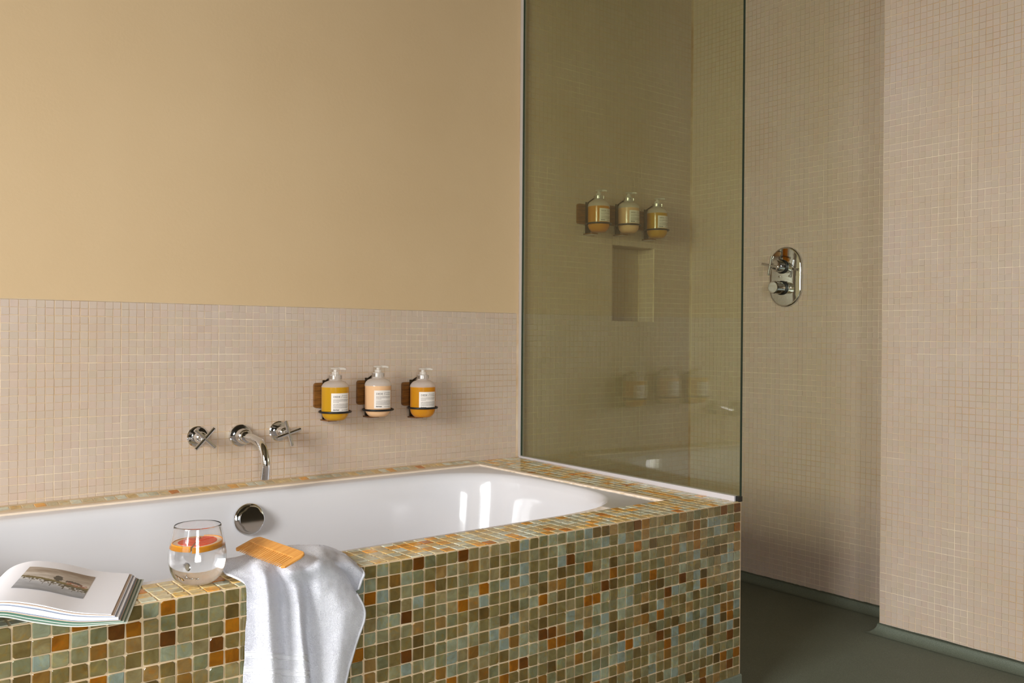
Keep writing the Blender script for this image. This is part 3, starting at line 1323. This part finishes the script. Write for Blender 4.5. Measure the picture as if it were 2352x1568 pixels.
bath = [(.868, .176, 'olive', .1005, 'yellow-gold liquid soap bottle at the left of the row above the tub', .026),
        (1.014, .180, 'cream', .0965, 'peach cream bottle in the middle of the row above the tub', .022),
        (1.178, .170, 'amber', .0975, 'amber orange liquid soap bottle beside the glass end of the tub row', .031)]
hlab = ['bottle holder on walnut plate carrying the yellow-gold bottle above the tub',
        'bottle holder on walnut plate carrying the peach cream bottle above the tub',
        'bottle holder on walnut plate carrying the amber orange bottle above the tub']
YB = -.072
for (x, zb, lq, lv, lab, rz), hl in zip(bath, hlab):
    va = math.atan2(CAM[1] - YB, CAM[0] - x)
    holder(hl, x, YB, zb, rz, 'bottle holders above the tub')
    soap_bottle(lab, (x, YB, zb), va, lq, lv, math.radians(-16), math.radians(68), .028, .083, int(x * 1000), 'soap bottles above the tub', va + math.radians(80))
show = [(1.955, .826, 'amber', .094, 'amber orange bottle at the left of the row behind the glass', 1),
        (2.115, .834, 'cream', .095, 'peach cream bottle in the middle of the row behind the glass', 2),
        (2.277, .828, 'olive', .096, 'olive gold bottle nearest the shower corner behind the glass', 3)]
slab = ['bottle holder behind the glass carrying the amber orange bottle',
        'bottle holder behind the glass carrying the peach cream bottle',
        'bottle holder behind the glass carrying the olive gold bottle']
for (x, zb, lq, lv, lab, sd), hl in zip(show, slab):
    va = math.atan2(CAM[1] - YB, CAM[0] - x)
    holder(hl, x, YB, zb, .03, 'bottle holders in the shower', 'walnut', -.05)
    soap_bottle(lab, (x, YB, zb), va, lq, lv, math.radians(4), math.radians(84), .036, .084, sd, 'soap bottles in the shower', va + math.radians(75))

# ================================================================== SHOWER VALVE
vc = Vector((XS, -.47, .667))
valve = thing('shower_valve', 'oval chrome shower valve plate with two controls on the shower wall', 'shower valve', vc)
bm = bmesh.new()
ry, hz = .071, .045
loop = []
for k in range(64):
    a = 2 * math.pi * k / 64
    loop.append((ry * math.cos(a), math.sin(a) * ry + math.copysign(hz, math.sin(a))))
prof = [(0, 1.0), (-.006, 1.0), (-.011, .985), (-.0135, .955), (-.014, .90)]
rings = [[bm.verts.new((x, y * s, z * (1 - (1 - s) * .65))) for y, z in loop] for x, s in prof]
for a, b in zip(rings, rings[1:]):
    for k in range(64):
        bm.faces.new((a[k], a[(k + 1) % 64], b[(k + 1) % 64], b[k]))
bm.faces.new(rings[-1])
from_bm('plate', bm, M['chrome'], valve, angle=.9)
for sy in (.024, -.020):
    turned('screw', (-.0135, sy, .002), (-1, 0, 0), [(0, 0), (0, .0042), (.002, .0038), (.0026, 0)], M['steel'], valve, 16)
up_c, lo_c = Vector((0, .012, .040)), Vector((0, .012, -.042))
turned('control_collar', up_c, (-1, 0, 0), [(.012, 0), (.012, .027), (.020, .027), (.021, .0255), (.022, 0)], M['black'], valve, 40)
turned('control_body', up_c, (-1, 0, 0), [(.018, 0), (.018, .0235), (.052, .0225), (.055, .019), (.068, .0135), (.080, .0110), (.086, 0)], M['chrome'], valve, 40)
for a in (math.radians(12), math.radians(102)):
    e = Vector((0, math.cos(a), math.sin(a)))
    p = up_c + Vector((-.089, 0, 0))
    bm = bmesh.new()
    axial(bm, p - e * .037, e, [(0, 0), (0, .0048), (.0008, .0055), (.0732, .0055), (.074, .0048), (.074, 0)], 20)
    from_bm('cross_bar', bm, M['chrome'], valve, angle=.6)
turned('thermostat_collar', lo_c, (-1, 0, 0), [(.012, 0), (.012, .027), (.020, .027), (.021, .0255), (.022, 0)], M['black'], valve, 40)
turned('thermostat_knob', lo_c, (-1, 0, 0), [(.018, 0), (.018, .0235), (.040, .0235), (.0405, .0222), (.042, .0222), (.0425, .0235), (.070, .0235), (.073, .021), (.0735, .017), (.071, 0)], M['chrome'], valve, 40)
turned('temperature_button', lo_c + Vector((-.044, 0, .0225)), (-.1, 0, 1), [(0, 0), (0, .0052), (.003, .0045), (.0036, 0)], M['steel'], valve, 16)

# ================================================================== TOWEL
towel = thing('hand_towel', 'white terry towel draped over the front edge of the tub', 'towel', (.33, -1.0, 0))
TB = Vector((.33, -1.0, 0))
# columns of control points: (pixel x, pixel y, kind, offset); 'z' = height over the ledge, 'y' = distance off the front face
colsT = [
    [(512, 1285, 'z', .020), (516, 1312, 'z', .018), (560, 1337, 'y', .012), (566, 1390, 'y', .007), (563, 1450, 'y', .006), (560, 1510, 'y', .006), (556, 1600, 'y', .006)],
    [(548, 1279, 'z', .020), (572, 1300, 'z', .022), (588, 1336, 'y', .018), (592, 1390, 'y', .016), (590, 1450, 'y', .013), (588, 1510, 'y', .014), (586, 1600, 'y', .016)],
    [(590, 1266, 'z', .020), (600, 1302, 'z', .030), (612, 1340, 'y', .042), (616, 1390, 'y', .046), (620, 1450, 'y', .047), (624, 1510, 'y', .048), (628, 1600, 'y', .044)],
    [(628, 1258, 'z', .022), (636, 1302, 'z', .020), (645, 1348, 'y', .014), (650, 1390, 'y', .010), (654, 1450, 'y', .012), (658, 1510, 'y', .016), (662, 1600, 'y', .024)],
    [(668, 1252, 'z', .024), (662, 1304, 'z', .030), (676, 1342, 'y', .036), (686, 1390, 'y', .042), (692, 1450, 'y', .044), (698, 1510, 'y', .044), (704, 1600, 'y', .038)],
    [(700, 1251, 'z', .024), (700, 1298, 'z', .028), (704, 1340, 'y', .022), (704, 1390, 'y', .014), (702, 1450, 'y', .006), (709, 1510, 'y', .005), (716, 1600, 'y', .005)],
    [(730, 1253, 'z', .026), (736, 1285, 'z', .036), (736, 1330, 'y', .040), (738, 1390, 'y', .030), (738, 1450, 'y', .022), (740, 1510, 'y', .022), (744, 1600, 'y', .022)],
    [(752, 1260, 'z', .022), (766, 1296, 'y', .020), (782, 1336, 'y', .028), (794, 1390, 'y', .034), (786, 1450, 'y', .034), (776, 1510, 'y', .034), (768, 1600, 'y', .034)],
    [(768, 1268, 'z', .012), (790, 1306, 'y', .008), (812, 1348, 'y', .012), (838, 1403, 'y', .014), (823, 1465, 'y', .016), (808, 1515, 'y', .018), (785, 1600, 'y', .020)],
]


def ctrl(px, py, kind, off):
    if kind == 'z':
        return ray(px, py, 2, off)
    P = ray(px, py, 1, yfront(.33) - off)
    return ray(px, py, 1, yfront(P[0]) - off)


CG = np.array([[ctrl(*c) for c in col] for col in colsT])          # [col][row][3]
back = CG[:, :1, :] + np.array((.01, .035, -.045))
back[:, 0, 2] = np.minimum(back[:, 0, 2], -.02)
back[:, 0, 1] = np.maximum(back[:, 0, 1], IY0 + .035)
CG = np.concatenate([back, CG], axis=1)


def catmull(P, n, axis):
    """resample control points along an axis with a Catmull-Rom spline"""
    P = np.moveaxis(P, axis, 0)
    m = P.shape[0]
    out = []
    for s in np.linspace(0, m - 1, n):
        i = min(int(s), m - 2)
        t = s - i
        p0, p1, p2, p3 = P[max(i - 1, 0)], P[i], P[i + 1], P[min(i + 2, m - 1)]
        out.append(.5 * ((2 * p1) + (-p0 + p2) * t + (2 * p0 - 5 * p1 + 4 * p2 - p3) * t * t + (-p0 + 3 * p1 - 3 * p2 + p3) * t ** 3))
    return np.moveaxis(np.array(out), 0, axis)


def cloth(CG, nc, nr, thick, name, parent, ox):
    G = catmull(catmull(CG, nc, 0), nr, 1)
    for i in range(nc):
        for j in range(nr):
            p = G[i, j]
            k = .0012 * noise.noise((p[0] * 60, p[1] * 60, p[2] * 45)) + .0022 * noise.noise((p[0] * 22, p[1] * 22, p[2] * 14))
            G[i, j] = p + np.array((k * .3, -k, k * .7))
    du = np.gradient(G, axis=0)
    dv = np.gradient(G, axis=1)
    nn = np.cross(dv, du)
    nn /= np.linalg.norm(nn, axis=2, keepdims=True) + 1e-12
    if nn[nc // 2, nr * 2 // 3, 1] > 0:
        nn = -nn
    bot = G - nn * thick
    v = np.concatenate([G.reshape(-1, 3), bot.reshape(-1, 3)]) - np.array(ox)
    f = []
    n1 = nc * nr
    for i in range(nc - 1):
        for j in range(nr - 1):
            a, b, c, d = i * nr + j, (i + 1) * nr + j, (i + 1) * nr + j + 1, i * nr + j + 1
            f.append((a, b, c, d))
            f.append((n1 + d, n1 + c, n1 + b, n1 + a))
    for i in range(nc - 1):
        for j in (0, nr - 1):
            a, b = i * nr + j, (i + 1) * nr + j
            f.append((a, b, n1 + b, n1 + a) if j else (b, a, n1 + a, n1 + b))
    for j in range(nr - 1):
        for i in (0, nc - 1):
            a, b = i * nr + j, i * nr + j + 1
            f.append((a, b, n1 + b, n1 + a) if not i else (b, a, n1 + a, n1 + b))
    o = from_py(name, v, f, M['towel'], parent, True)
    return o, G, nn


main, GM, NM = cloth(CG, 120, 150, .0035, 'front_layer', towel, TB)
flap = [
    [(716, 1251, 'z', .016), (733, 1268, 'z', .014), (750, 1290, 'y', .006), (775, 1325, 'y', .005), (805, 1368, 'y', .004)],
    [(735, 1251, 'z', .016), (758, 1268, 'z', .016), (778, 1290, 'y', .010), (795, 1320, 'y', .008), (812, 1362, 'y', .005)],
    [(752, 1254, 'z', .014), (782, 1272, 'z', .010), (806, 1292, 'y', .012), (812, 1325, 'y', .010), (818, 1356, 'y', .006)],
    [(770, 1260, 'z', .008), (806, 1283, 'z', .004), (835, 1314, 'y', .010), (830, 1334, 'y', .008), (823, 1352, 'y', .005)],
]
CF_ = np.array([[ctrl(*c) for c in col] for col in flap])
fl, GF, NF = cloth(CF_, 48, 60, .0032, 'rear_layer', towel, TB)


def pile(G, nn, count, name, parent, skip=None, seed=3):
    r_ = np.random.RandomState(seed)
    nc, nr = G.shape[:2]
    ii = r_.rand(count) * (nc - 1.001)
    jj = r_.rand(count) * (nr - 1.001)
    if skip is not None:
        keep = ~skip(ii / (nc - 1), jj / (nr - 1))
        ii, jj = ii[keep], jj[keep]
    i, j = ii.astype(int), jj.astype(int)
    a, b = (ii - i)[:, None], (jj - j)[:, None]
    P = (G[i, j] * (1 - a) + G[i + 1, j] * a) * (1 - b) + (G[i, j + 1] * (1 - a) + G[i + 1, j + 1] * a) * b
    Nn = nn[i, j]
    m = len(P)
    d = Nn + r_.normal(0, .45, (m, 3)) + np.array((0, 0, -.25))
    d /= np.linalg.norm(d, axis=1, keepdims=True)
    s = np.cross(d, r_.normal(0, 1, (m, 3)))
    s /= np.linalg.norm(s, axis=1, keepdims=True)
    ln = r_.uniform(.0007, .0017, (m, 1))
    w = .00030
    V = np.empty((m * 3, 3))
    V[0::3], V[1::3], V[2::3] = P - s * w, P + s * w, P + d * ln
    V -= np.array(TB)
    me = bpy.data.meshes.new(name)
    me.vertices.add(m * 3)
    me.vertices.foreach_set('co', V.ravel())
    me.loops.add(m * 3)
    me.loops.foreach_set('vertex_index', np.arange(m * 3))
    me.polygons.add(m)
    me.polygons.foreach_set('loop_start', np.arange(0, m * 3, 3))
    me.update(calc_edges=True)
    o = link_mesh(name, me, M['terry'], parent)
    o['kind'] = 'stuff'
    return o


def band_line(s):
    return .835 + .03 * s


skip = lambda s, t: ((t > band_line(s)) & (t < band_line(s) + .022) & (s < .6)) | ((t > band_line(s) + .058) & (t < band_line(s) + .075) & (s < .6))
pile(GM, NM, 210000, 'pile', main, skip)
pile(GF, NF, 36000, 'pile', fl)


def strip_on(G, nn, path, w, h, name, parent):
    """raised woven strip along a path of (i, j) grid positions"""
    pts, nrm = [], []
    for i, j in path:
        i0, j0 = min(int(i), G.shape[0] - 1), min(int(j), G.shape[1] - 1)
        pts.append(G[i0, j0])
        nrm.append(nn[i0, j0])
    pts, nrm = np.array(pts), np.array(nrm)
    tg = np.gradient(pts, axis=0)
    tg /= np.linalg.norm(tg, axis=1, keepdims=True) + 1e-9
    sd = np.cross(nrm, tg)
    v, f = [], []
    for p, n_, s in zip(pts, nrm, sd):
        for a, b in ((-w, -.0008), (-w, h), (w, h), (w, -.0008)):
            v.append(p + s * a + n_ * b - np.array(TB))
    for k in range(len(pts) - 1):
        for q in range(3):
            f.append((k * 4 + q, k * 4 + q + 1, k * 4 + 5 + q, k * 4 + 4 + q))
    return from_py(name, v, f, M['hem'], parent, True)


strip_on(GM, NM, [(118, j) for j in range(70, 150)], .0022, .0022, 'hem', main)
strip_on(GF, NF, [(46 - 0 * j, j) for j in range(26, 60)], .0020, .0022, 'hem', fl)
for off in (.0, .022, .058, .075):
    strip_on(GM, NM, [(i, (band_line(i / 119) + off) * 149) for i in range(0, 72)], .0009, .0016, 'woven_band', main)

# ================================================================== COMB
a_, b_ = ray(538, 1262, 2, .037), ray(650, 1305, 2, .037)      # tips at the two ends
ex = b_ - a_
Lc = np.linalg.norm(ex)
ex /= Lc
hx = np.cross((0, 0, 1), ex)
hx = hx if hx[0] > 0 else -hx
kx = np.cross(ex, hx)
kx = kx if kx[2] > 0 else -kx
Wc = .050
ey = hx * math.cos(math.radians(20)) + kx * math.sin(math.radians(20))   # the back of the comb rides up on the towel
ez = np.cross(ex, ey)
o0 = (a_ + b_) / 2 + ey * Wc / 2
if ez[2] < 0:
    ez = -ez
comb = thing('comb', 'bamboo wide-tooth comb lying on the white towel', 'comb')
comb.matrix_world = Matrix(((ex[0], ey[0], ez[0], o0[0]), (ex[1], ey[1], ez[1], o0[1]), (ex[2], ey[2], ez[2], o0[2]), (0, 0, 0, 1)))
tb, hy = .0042, Wc / 2
yr = hy - Wc * .42                          # root of the teeth
out = [(-Lc / 2, -hy + .004), (-Lc / 2 + .0075, -hy), (-Lc / 2 + .0105, yr), (Lc / 2 - .0105, yr), (Lc / 2 - .0075, -hy), (Lc / 2, -hy + .004)]
rc = Wc * .30
for k in range(9):
    a = math.pi / 2 * k / 8
    out.append((Lc / 2 - rc + rc * math.cos(a), hy - rc + rc * math.sin(a)))
for k in range(9):
    a = math.pi / 2 + math.pi / 2 * k / 8
    out.append((-Lc / 2 + rc + rc * math.cos(a), hy - rc + rc * math.sin(a)))
bm = bmesh.new()


def extrude_outline(bm, pts, t, ins):
    n_ = len(pts)
    cx, cy = sum(p[0] for p in pts) / n_, sum(p[1] for p in pts) / n_
    lv = []
    for z, s in ((-t / 2, ins), (-t / 2 + ins, 0), (t / 2 - ins, 0), (t / 2, ins)):
        lv.append([bm.verts.new((x - s * np.sign(x - cx), y - s * np.sign(y - cy), z)) for x, y in pts])
    for a, b in zip(lv, lv[1:]):
        for k in range(n_):
            bm.faces.new((a[k], a[(k + 1) % n_], b[(k + 1) % n_], b[k]))
    bm.faces.new(lv[0][::-1])
    bm.faces.new(lv[-1])


extrude_outline(bm, out, tb, .0007)
from_bm('spine', bm, M['comb'], comb)
nt = 21
for k in range(nt):
    x = -Lc / 2 + .0105 + (Lc - .021) * (k + .5) / nt
    bm = bmesh.new()
    w0, w1 = .0020, .0016
    q = []
    for y, w, t in ((yr + .003, w0, tb * .40), (yr - .006, w0, tb * .30), (-hy + .010, w1 * 1.1, tb * .24), (-hy, w1 * .55, tb * .14)):
        q.append([bm.verts.new((x + sx * w, y, sz * t)) for sx, sz in ((-1, -1), (1, -1), (1, 1), (-1, 1))])
    for A_, B_ in zip(q, q[1:]):
        for i in range(4):
            bm.faces.new((A_[i], A_[(i + 1) % 4], B_[(i + 1) % 4], B_[i]))
    bm.faces.new(q[0])
    bm.faces.new(q[-1])
    from_bm('tooth', bm, M['comb'], comb)

# ================================================================== TUMBLER OF WATER
gx, gyy = .161, -.943
ZT = .0012
glass_t = thing('tumbler', 'stemless glass of water with grapefruit standing on the mosaic ledge', 'glass', (gx, gyy, ZT))
outer = [(0, .0), (0, .020), (.0008, .0245), (.004, .0310), (.010, .0376), (.018, .0425), (.028, .0458), (.038, .0474), (.047, .0478), (.057, .0470), (.070, .0448), (.085, .0416), (.099, .0388)]
inner = [(.0994, .03845), (.099, .0381), (.085, .0408), (.070, .0439), (.057, .0458), (.047, .0466), (.038, .0462), (.028, .0445), (.018, .0408), (.011, .0352), (.007, .029), (.0055, .020), (.005, 0)]


def fine(prof, n):
    P = np.array(prof)
    return [tuple(q) for q in catmull(P, n, 0)]


wl = .0685
iw = [(z, r) for z, r in inner[::-1] if z < wl]
bm = bmesh.new()
axial_open(bm, [(0, 0)] + fine(outer, 60)[1:] + fine(inner, 60), 72)
from_bm('glass_wall', bm, M['tumbler'], glass_t, smooth=True)
r_at = np.interp(wl, [p[0] for p in inner[::-1]], [p[1] for p in inner[::-1]])
bm = bmesh.new()
axial_open(bm, [(max(z - .0003, .0047), r + .0004 if r > 0 else 0) for z, r in fine(iw + [(wl, r_at)], 50)] + [(wl, r_at - .0015), (wl - .0003, 0)], 72)
from_bm('water', bm, M['water'], glass_t, smooth=True)


def half_slice(label, ang, off, tilt, seed):
    s = thing('grapefruit_slice', label, 'fruit slice', (gx, gyy, ZT + .0615), 'grapefruit halves in the glass')
    r_ = random.Random(seed)
    th = .0092
    R0 = .0415
    mk = lambda rr, z, k, n_: Vector((rr * math.cos(math.pi * k / n_), rr * math.sin(math.pi * k / n_), z))
    n_ = 28

    def halfdisc(name, ra, rb, z0, z1, mat, a0=0.0, a1=math.pi, bev=.0008):
        bm = bmesh.new()
        A_ = []
        for k in range(n_ + 1):
            a = a0 + (a1 - a0) * k / n_
            e = Vector((math.cos(a), math.sin(a), 0))
            A_.append([bm.verts.new(e * ra + Vector((0, 0, z0))), bm.verts.new(e * rb + Vector((0, 0, z0))),
                       bm.verts.new(e * (rb + 0) + Vector((0, 0, z1 - bev))), bm.verts.new(e * (rb - bev) + Vector((0, 0, z1))), bm.verts.new(e * ra + Vector((0, 0, z1)))])
        for p, q in zip(A_, A_[1:]):
            for i in range(5):
                bm.faces.new((p[i], p[(i + 1) % 5], q[(i + 1) % 5], q[i]))
        bm.faces.new(A_[0])
        bm.faces.new(A_[-1][::-1])
        return from_bm(name, bm, mat, s, angle=.5)
    halfdisc('rind', R0 - .0022, R0, 0, th, M['rind'])
    halfdisc('pith', .0006, R0 - .0021, .0008, th - .0006, M['pith'])
    nseg_ = 4
    for k in range(nseg_):
        a0 = math.pi * k / nseg_ + .02
        a1 = math.pi * (k + 1) / nseg_ - .02
        halfdisc('segment', .004, R0 - .0105, th - .0012, th + .0002 + r_.uniform(-.0002, .0003), M['flesh'], a0, a1, .0003)
    s.rotation_euler = (tilt[0], tilt[1], ang)
    d = Vector((math.cos(ang + math.pi / 2), math.sin(ang + math.pi / 2), 0)) * off
    s.location = Vector((gx, gyy, ZT + .0615)) + d
    return s


va = math.atan2(CAM[1] - gyy, CAM[0] - gx)
half_slice('half slice of pink grapefruit on the book side of the glass', va + math.radians(-180 - 14), .0012, (0, 0), 4)
half_slice('half slice of pink grapefruit on the towel side of the glass', va + math.radians(-14), .0016, (.06, .05), 9)

# ================================================================== OPEN BOOK
Pn = np.array((-.014, -1.083))
ev = np.array((.36182991, .93224413))
eu = np.array((-.93224413, .36182991))
LB = .2349
book = thing('open_book', 'open picture book lying across the tub edge, photo on its page', 'book', (Pn[0], Pn[1], 0))
us = [-.03, 0, .05, .10, .14, .165, .185, .20]
zt_ = [.0115, .014, .022, .0375, .0455, .044, .036, .022]
zb_ = [.0008, .0008, .0016, .0120, .0235, .023, .013, .0015]


def smooth_interp(us, zs):
    P = np.array(list(zip(us, zs)))
    Q = catmull(P, 400, 0)
    return lambda u: float(np.interp(u, Q[:, 0], Q[:, 1]))


ztop, zbot = smooth_interp(us, zt_), smooth_interp(us, zb_)


def bk(u, v_, z):
    q = eu * u + ev * v_
    return (q[0], q[1], z)


def sheet(name, u0, u1, v0, v1, fa, fb, mat, mirror=False, nu=44, thick_min=.0003):
    """leaf block between the fractions fa..fb of the book's thickness"""
    v, f = [], []
    for i in range(nu + 1):
        u = u0 + (u1 - u0) * i / nu
        b, t = zbot(max(u, -.03)), ztop(max(u, -.03))
        za, zb2 = b + (t - b) * fa, max(b + (t - b) * fb, b + (t - b) * fa + thick_min)
        uu = 2 * .20 - u if mirror else u
        for vv, z in ((v0, za), (v1, za), (v1, zb2), (v0, zb2)):
            v.append(bk(uu, vv, z))
    for i in range(nu):
        for k in range(4):
            f.append((4 * i + k, 4 * i + (k + 1) % 4, 4 * i + 4 + (k + 1) % 4, 4 * i + 4 + k))
    f += [(3, 2, 1, 0), (4 * nu, 4 * nu + 1, 4 * nu + 2, 4 * nu + 3)]
    bm = bmesh.new()
    vv = [bm.verts.new(q) for q in v]
    for q in f:
        bm.faces.new([vv[i] for i in q])
    o = from_bm(name, bm, mat, book, angle=.7)
    return o


UE = .198
sheet('cover', -.0225, UE, -.006, LB + .004, .0, .055, M['pageb'])
sheet('leaf', -.0190, UE, -.002, LB + .001, .06, .13, M['pagegreen'])
sheet('leaf', -.0175, UE, -.003, LB + .001, .13, .17, M['pageb'])
sheet('leaf', -.0145, UE, -.001, LB, .175, .27, M['pagegreen'])
sheet('leaf', -.0130, UE, -.0025, LB, .30, .36, M['pagetan'])
sheet('leaf', -.0112, UE, -.002, LB, .365, .40, M['pageblue'])
sheet('leaf_block', -.0100, UE, -.002, LB, .42, .70, M['page'])
sheet('leaf', -.0062, UE, -.001, LB, .74, .78, M['pageblue'])
sheet('leaf', -.0050, UE, -.0015, LB, .79, .86, M['page'])
sheet('leaf', -.0032, UE, -.001, LB, .87, .91, M['pagetan'])
top_leaf = sheet('top_page', .0, UE, -.0, LB, .935, 1.0, M['page'])
sheet('facing_cover', .0, UE, -.006, LB + .004, .0, .06, M['pageb'], True)
sheet('facing_leaf_block', .0, UE, -.0, LB, .08, 1.0, M['page'], True)

# printed photograph: pale sky, river, long low bridge and a boat jetty
NU, NV = 150, 96
U0, U1, V0, V1 = .1470, .0485, .067, .194
me = bpy.data.meshes.new('page_photo')
v, f, cols = [], [], []


def photo_rgb(s, t):
    """s: 0..1 left to right, t: 0..1 bottom to top"""
    nz = noise.noise((s * 3, t * 9, .3)) * .5 + noise.noise((s * 11, t * 40, 2.3)) * .3
    hz = .46 + .10 * (1 - s) ** 1.2 * .6 - .10 * s + .012 * noise.noise((s * 12, 1, 1))    # line of the bank
    if t > hz + .07:
        k = (t - hz) / (1 - hz)
        a, b = np.array((206, 196, 186.)), np.array((126, 104, 84.))
        c = a + (b - a) * min(1, max(0, k * .75 + nz * .75 + .25 * s - .1))
    elif t > hz:
        a, b = np.array((126, 112, 40.)), np.array((84, 70, 30.))
        c = a + (b - a) * min(1, max(0, .5 + nz * 1.6))
    elif t > hz - .10 - .05 * s:
        c = np.array((70, 64, 38.)) if noise.noise((s * 26, t * 30, 5)) > -.05 + .3 * (hz - t) / .1 - .35 * s else np.array((206, 206, 208.))
    else:
        k = t / max(hz, .01)
        c = np.array((132, 136, 144.)) + (np.array((196, 198, 204.)) - np.array((132, 136, 144.))) * min(1, max(0, k * .9 + nz * .6))
    # dark trees
    d1 = ((s - .52) / .075) ** 2 + ((t - hz - .17) / .13) ** 2
    d2 = abs(t - hz - .17 + .9 * (s - .76) ** 2 * 4) / .035
    wob_ = noise.noise((s * 30, t * 30, 7)) * .5
    if d1 + wob_ < .8:
        c = np.array((46, 42, 34.))
    if .64 < s < .9 and d2 + wob_ < 1:
        c = np.array((52, 46, 36.))
    if .66 < s < .97 and hz + .03 < t < hz + .14 and wob_ > .02:
        c = np.array((164, 84, 50.))
    for px_, w in ((.18, .006), (.36, .006), (.47, .007), (.66, .007), (.8, .006)):
        if abs(s - px_) < w and hz - .2 < t < hz:
            c = np.array((60, 52, 34.))
    return lin(c)


for i in range(NU + 1):
    for j in range(NV + 1):
        u, vv = U0 + (U1 - U0) * i / NU, V0 + (V1 - V0) * j / NV
        v.append(bk(u, vv, ztop(u) + .00035))
        cols.append(photo_rgb(i / NU, j / NV))
for i in range(NU):
    for j in range(NV):
        a = i * (NV + 1) + j
        f.append((a, a + NV + 1, a + NV + 2, a + 1))
me.from_pydata(v, [], f)
at = me.color_attributes.new('print', 'FLOAT_COLOR', 'POINT')
at.data.foreach_set('color', np.array(cols, dtype=np.float32).ravel())
ph = link_mesh('page_photo', me, M['photo'], book, True)
ph.parent = top_leaf
print('objects', len(bpy.data.objects))
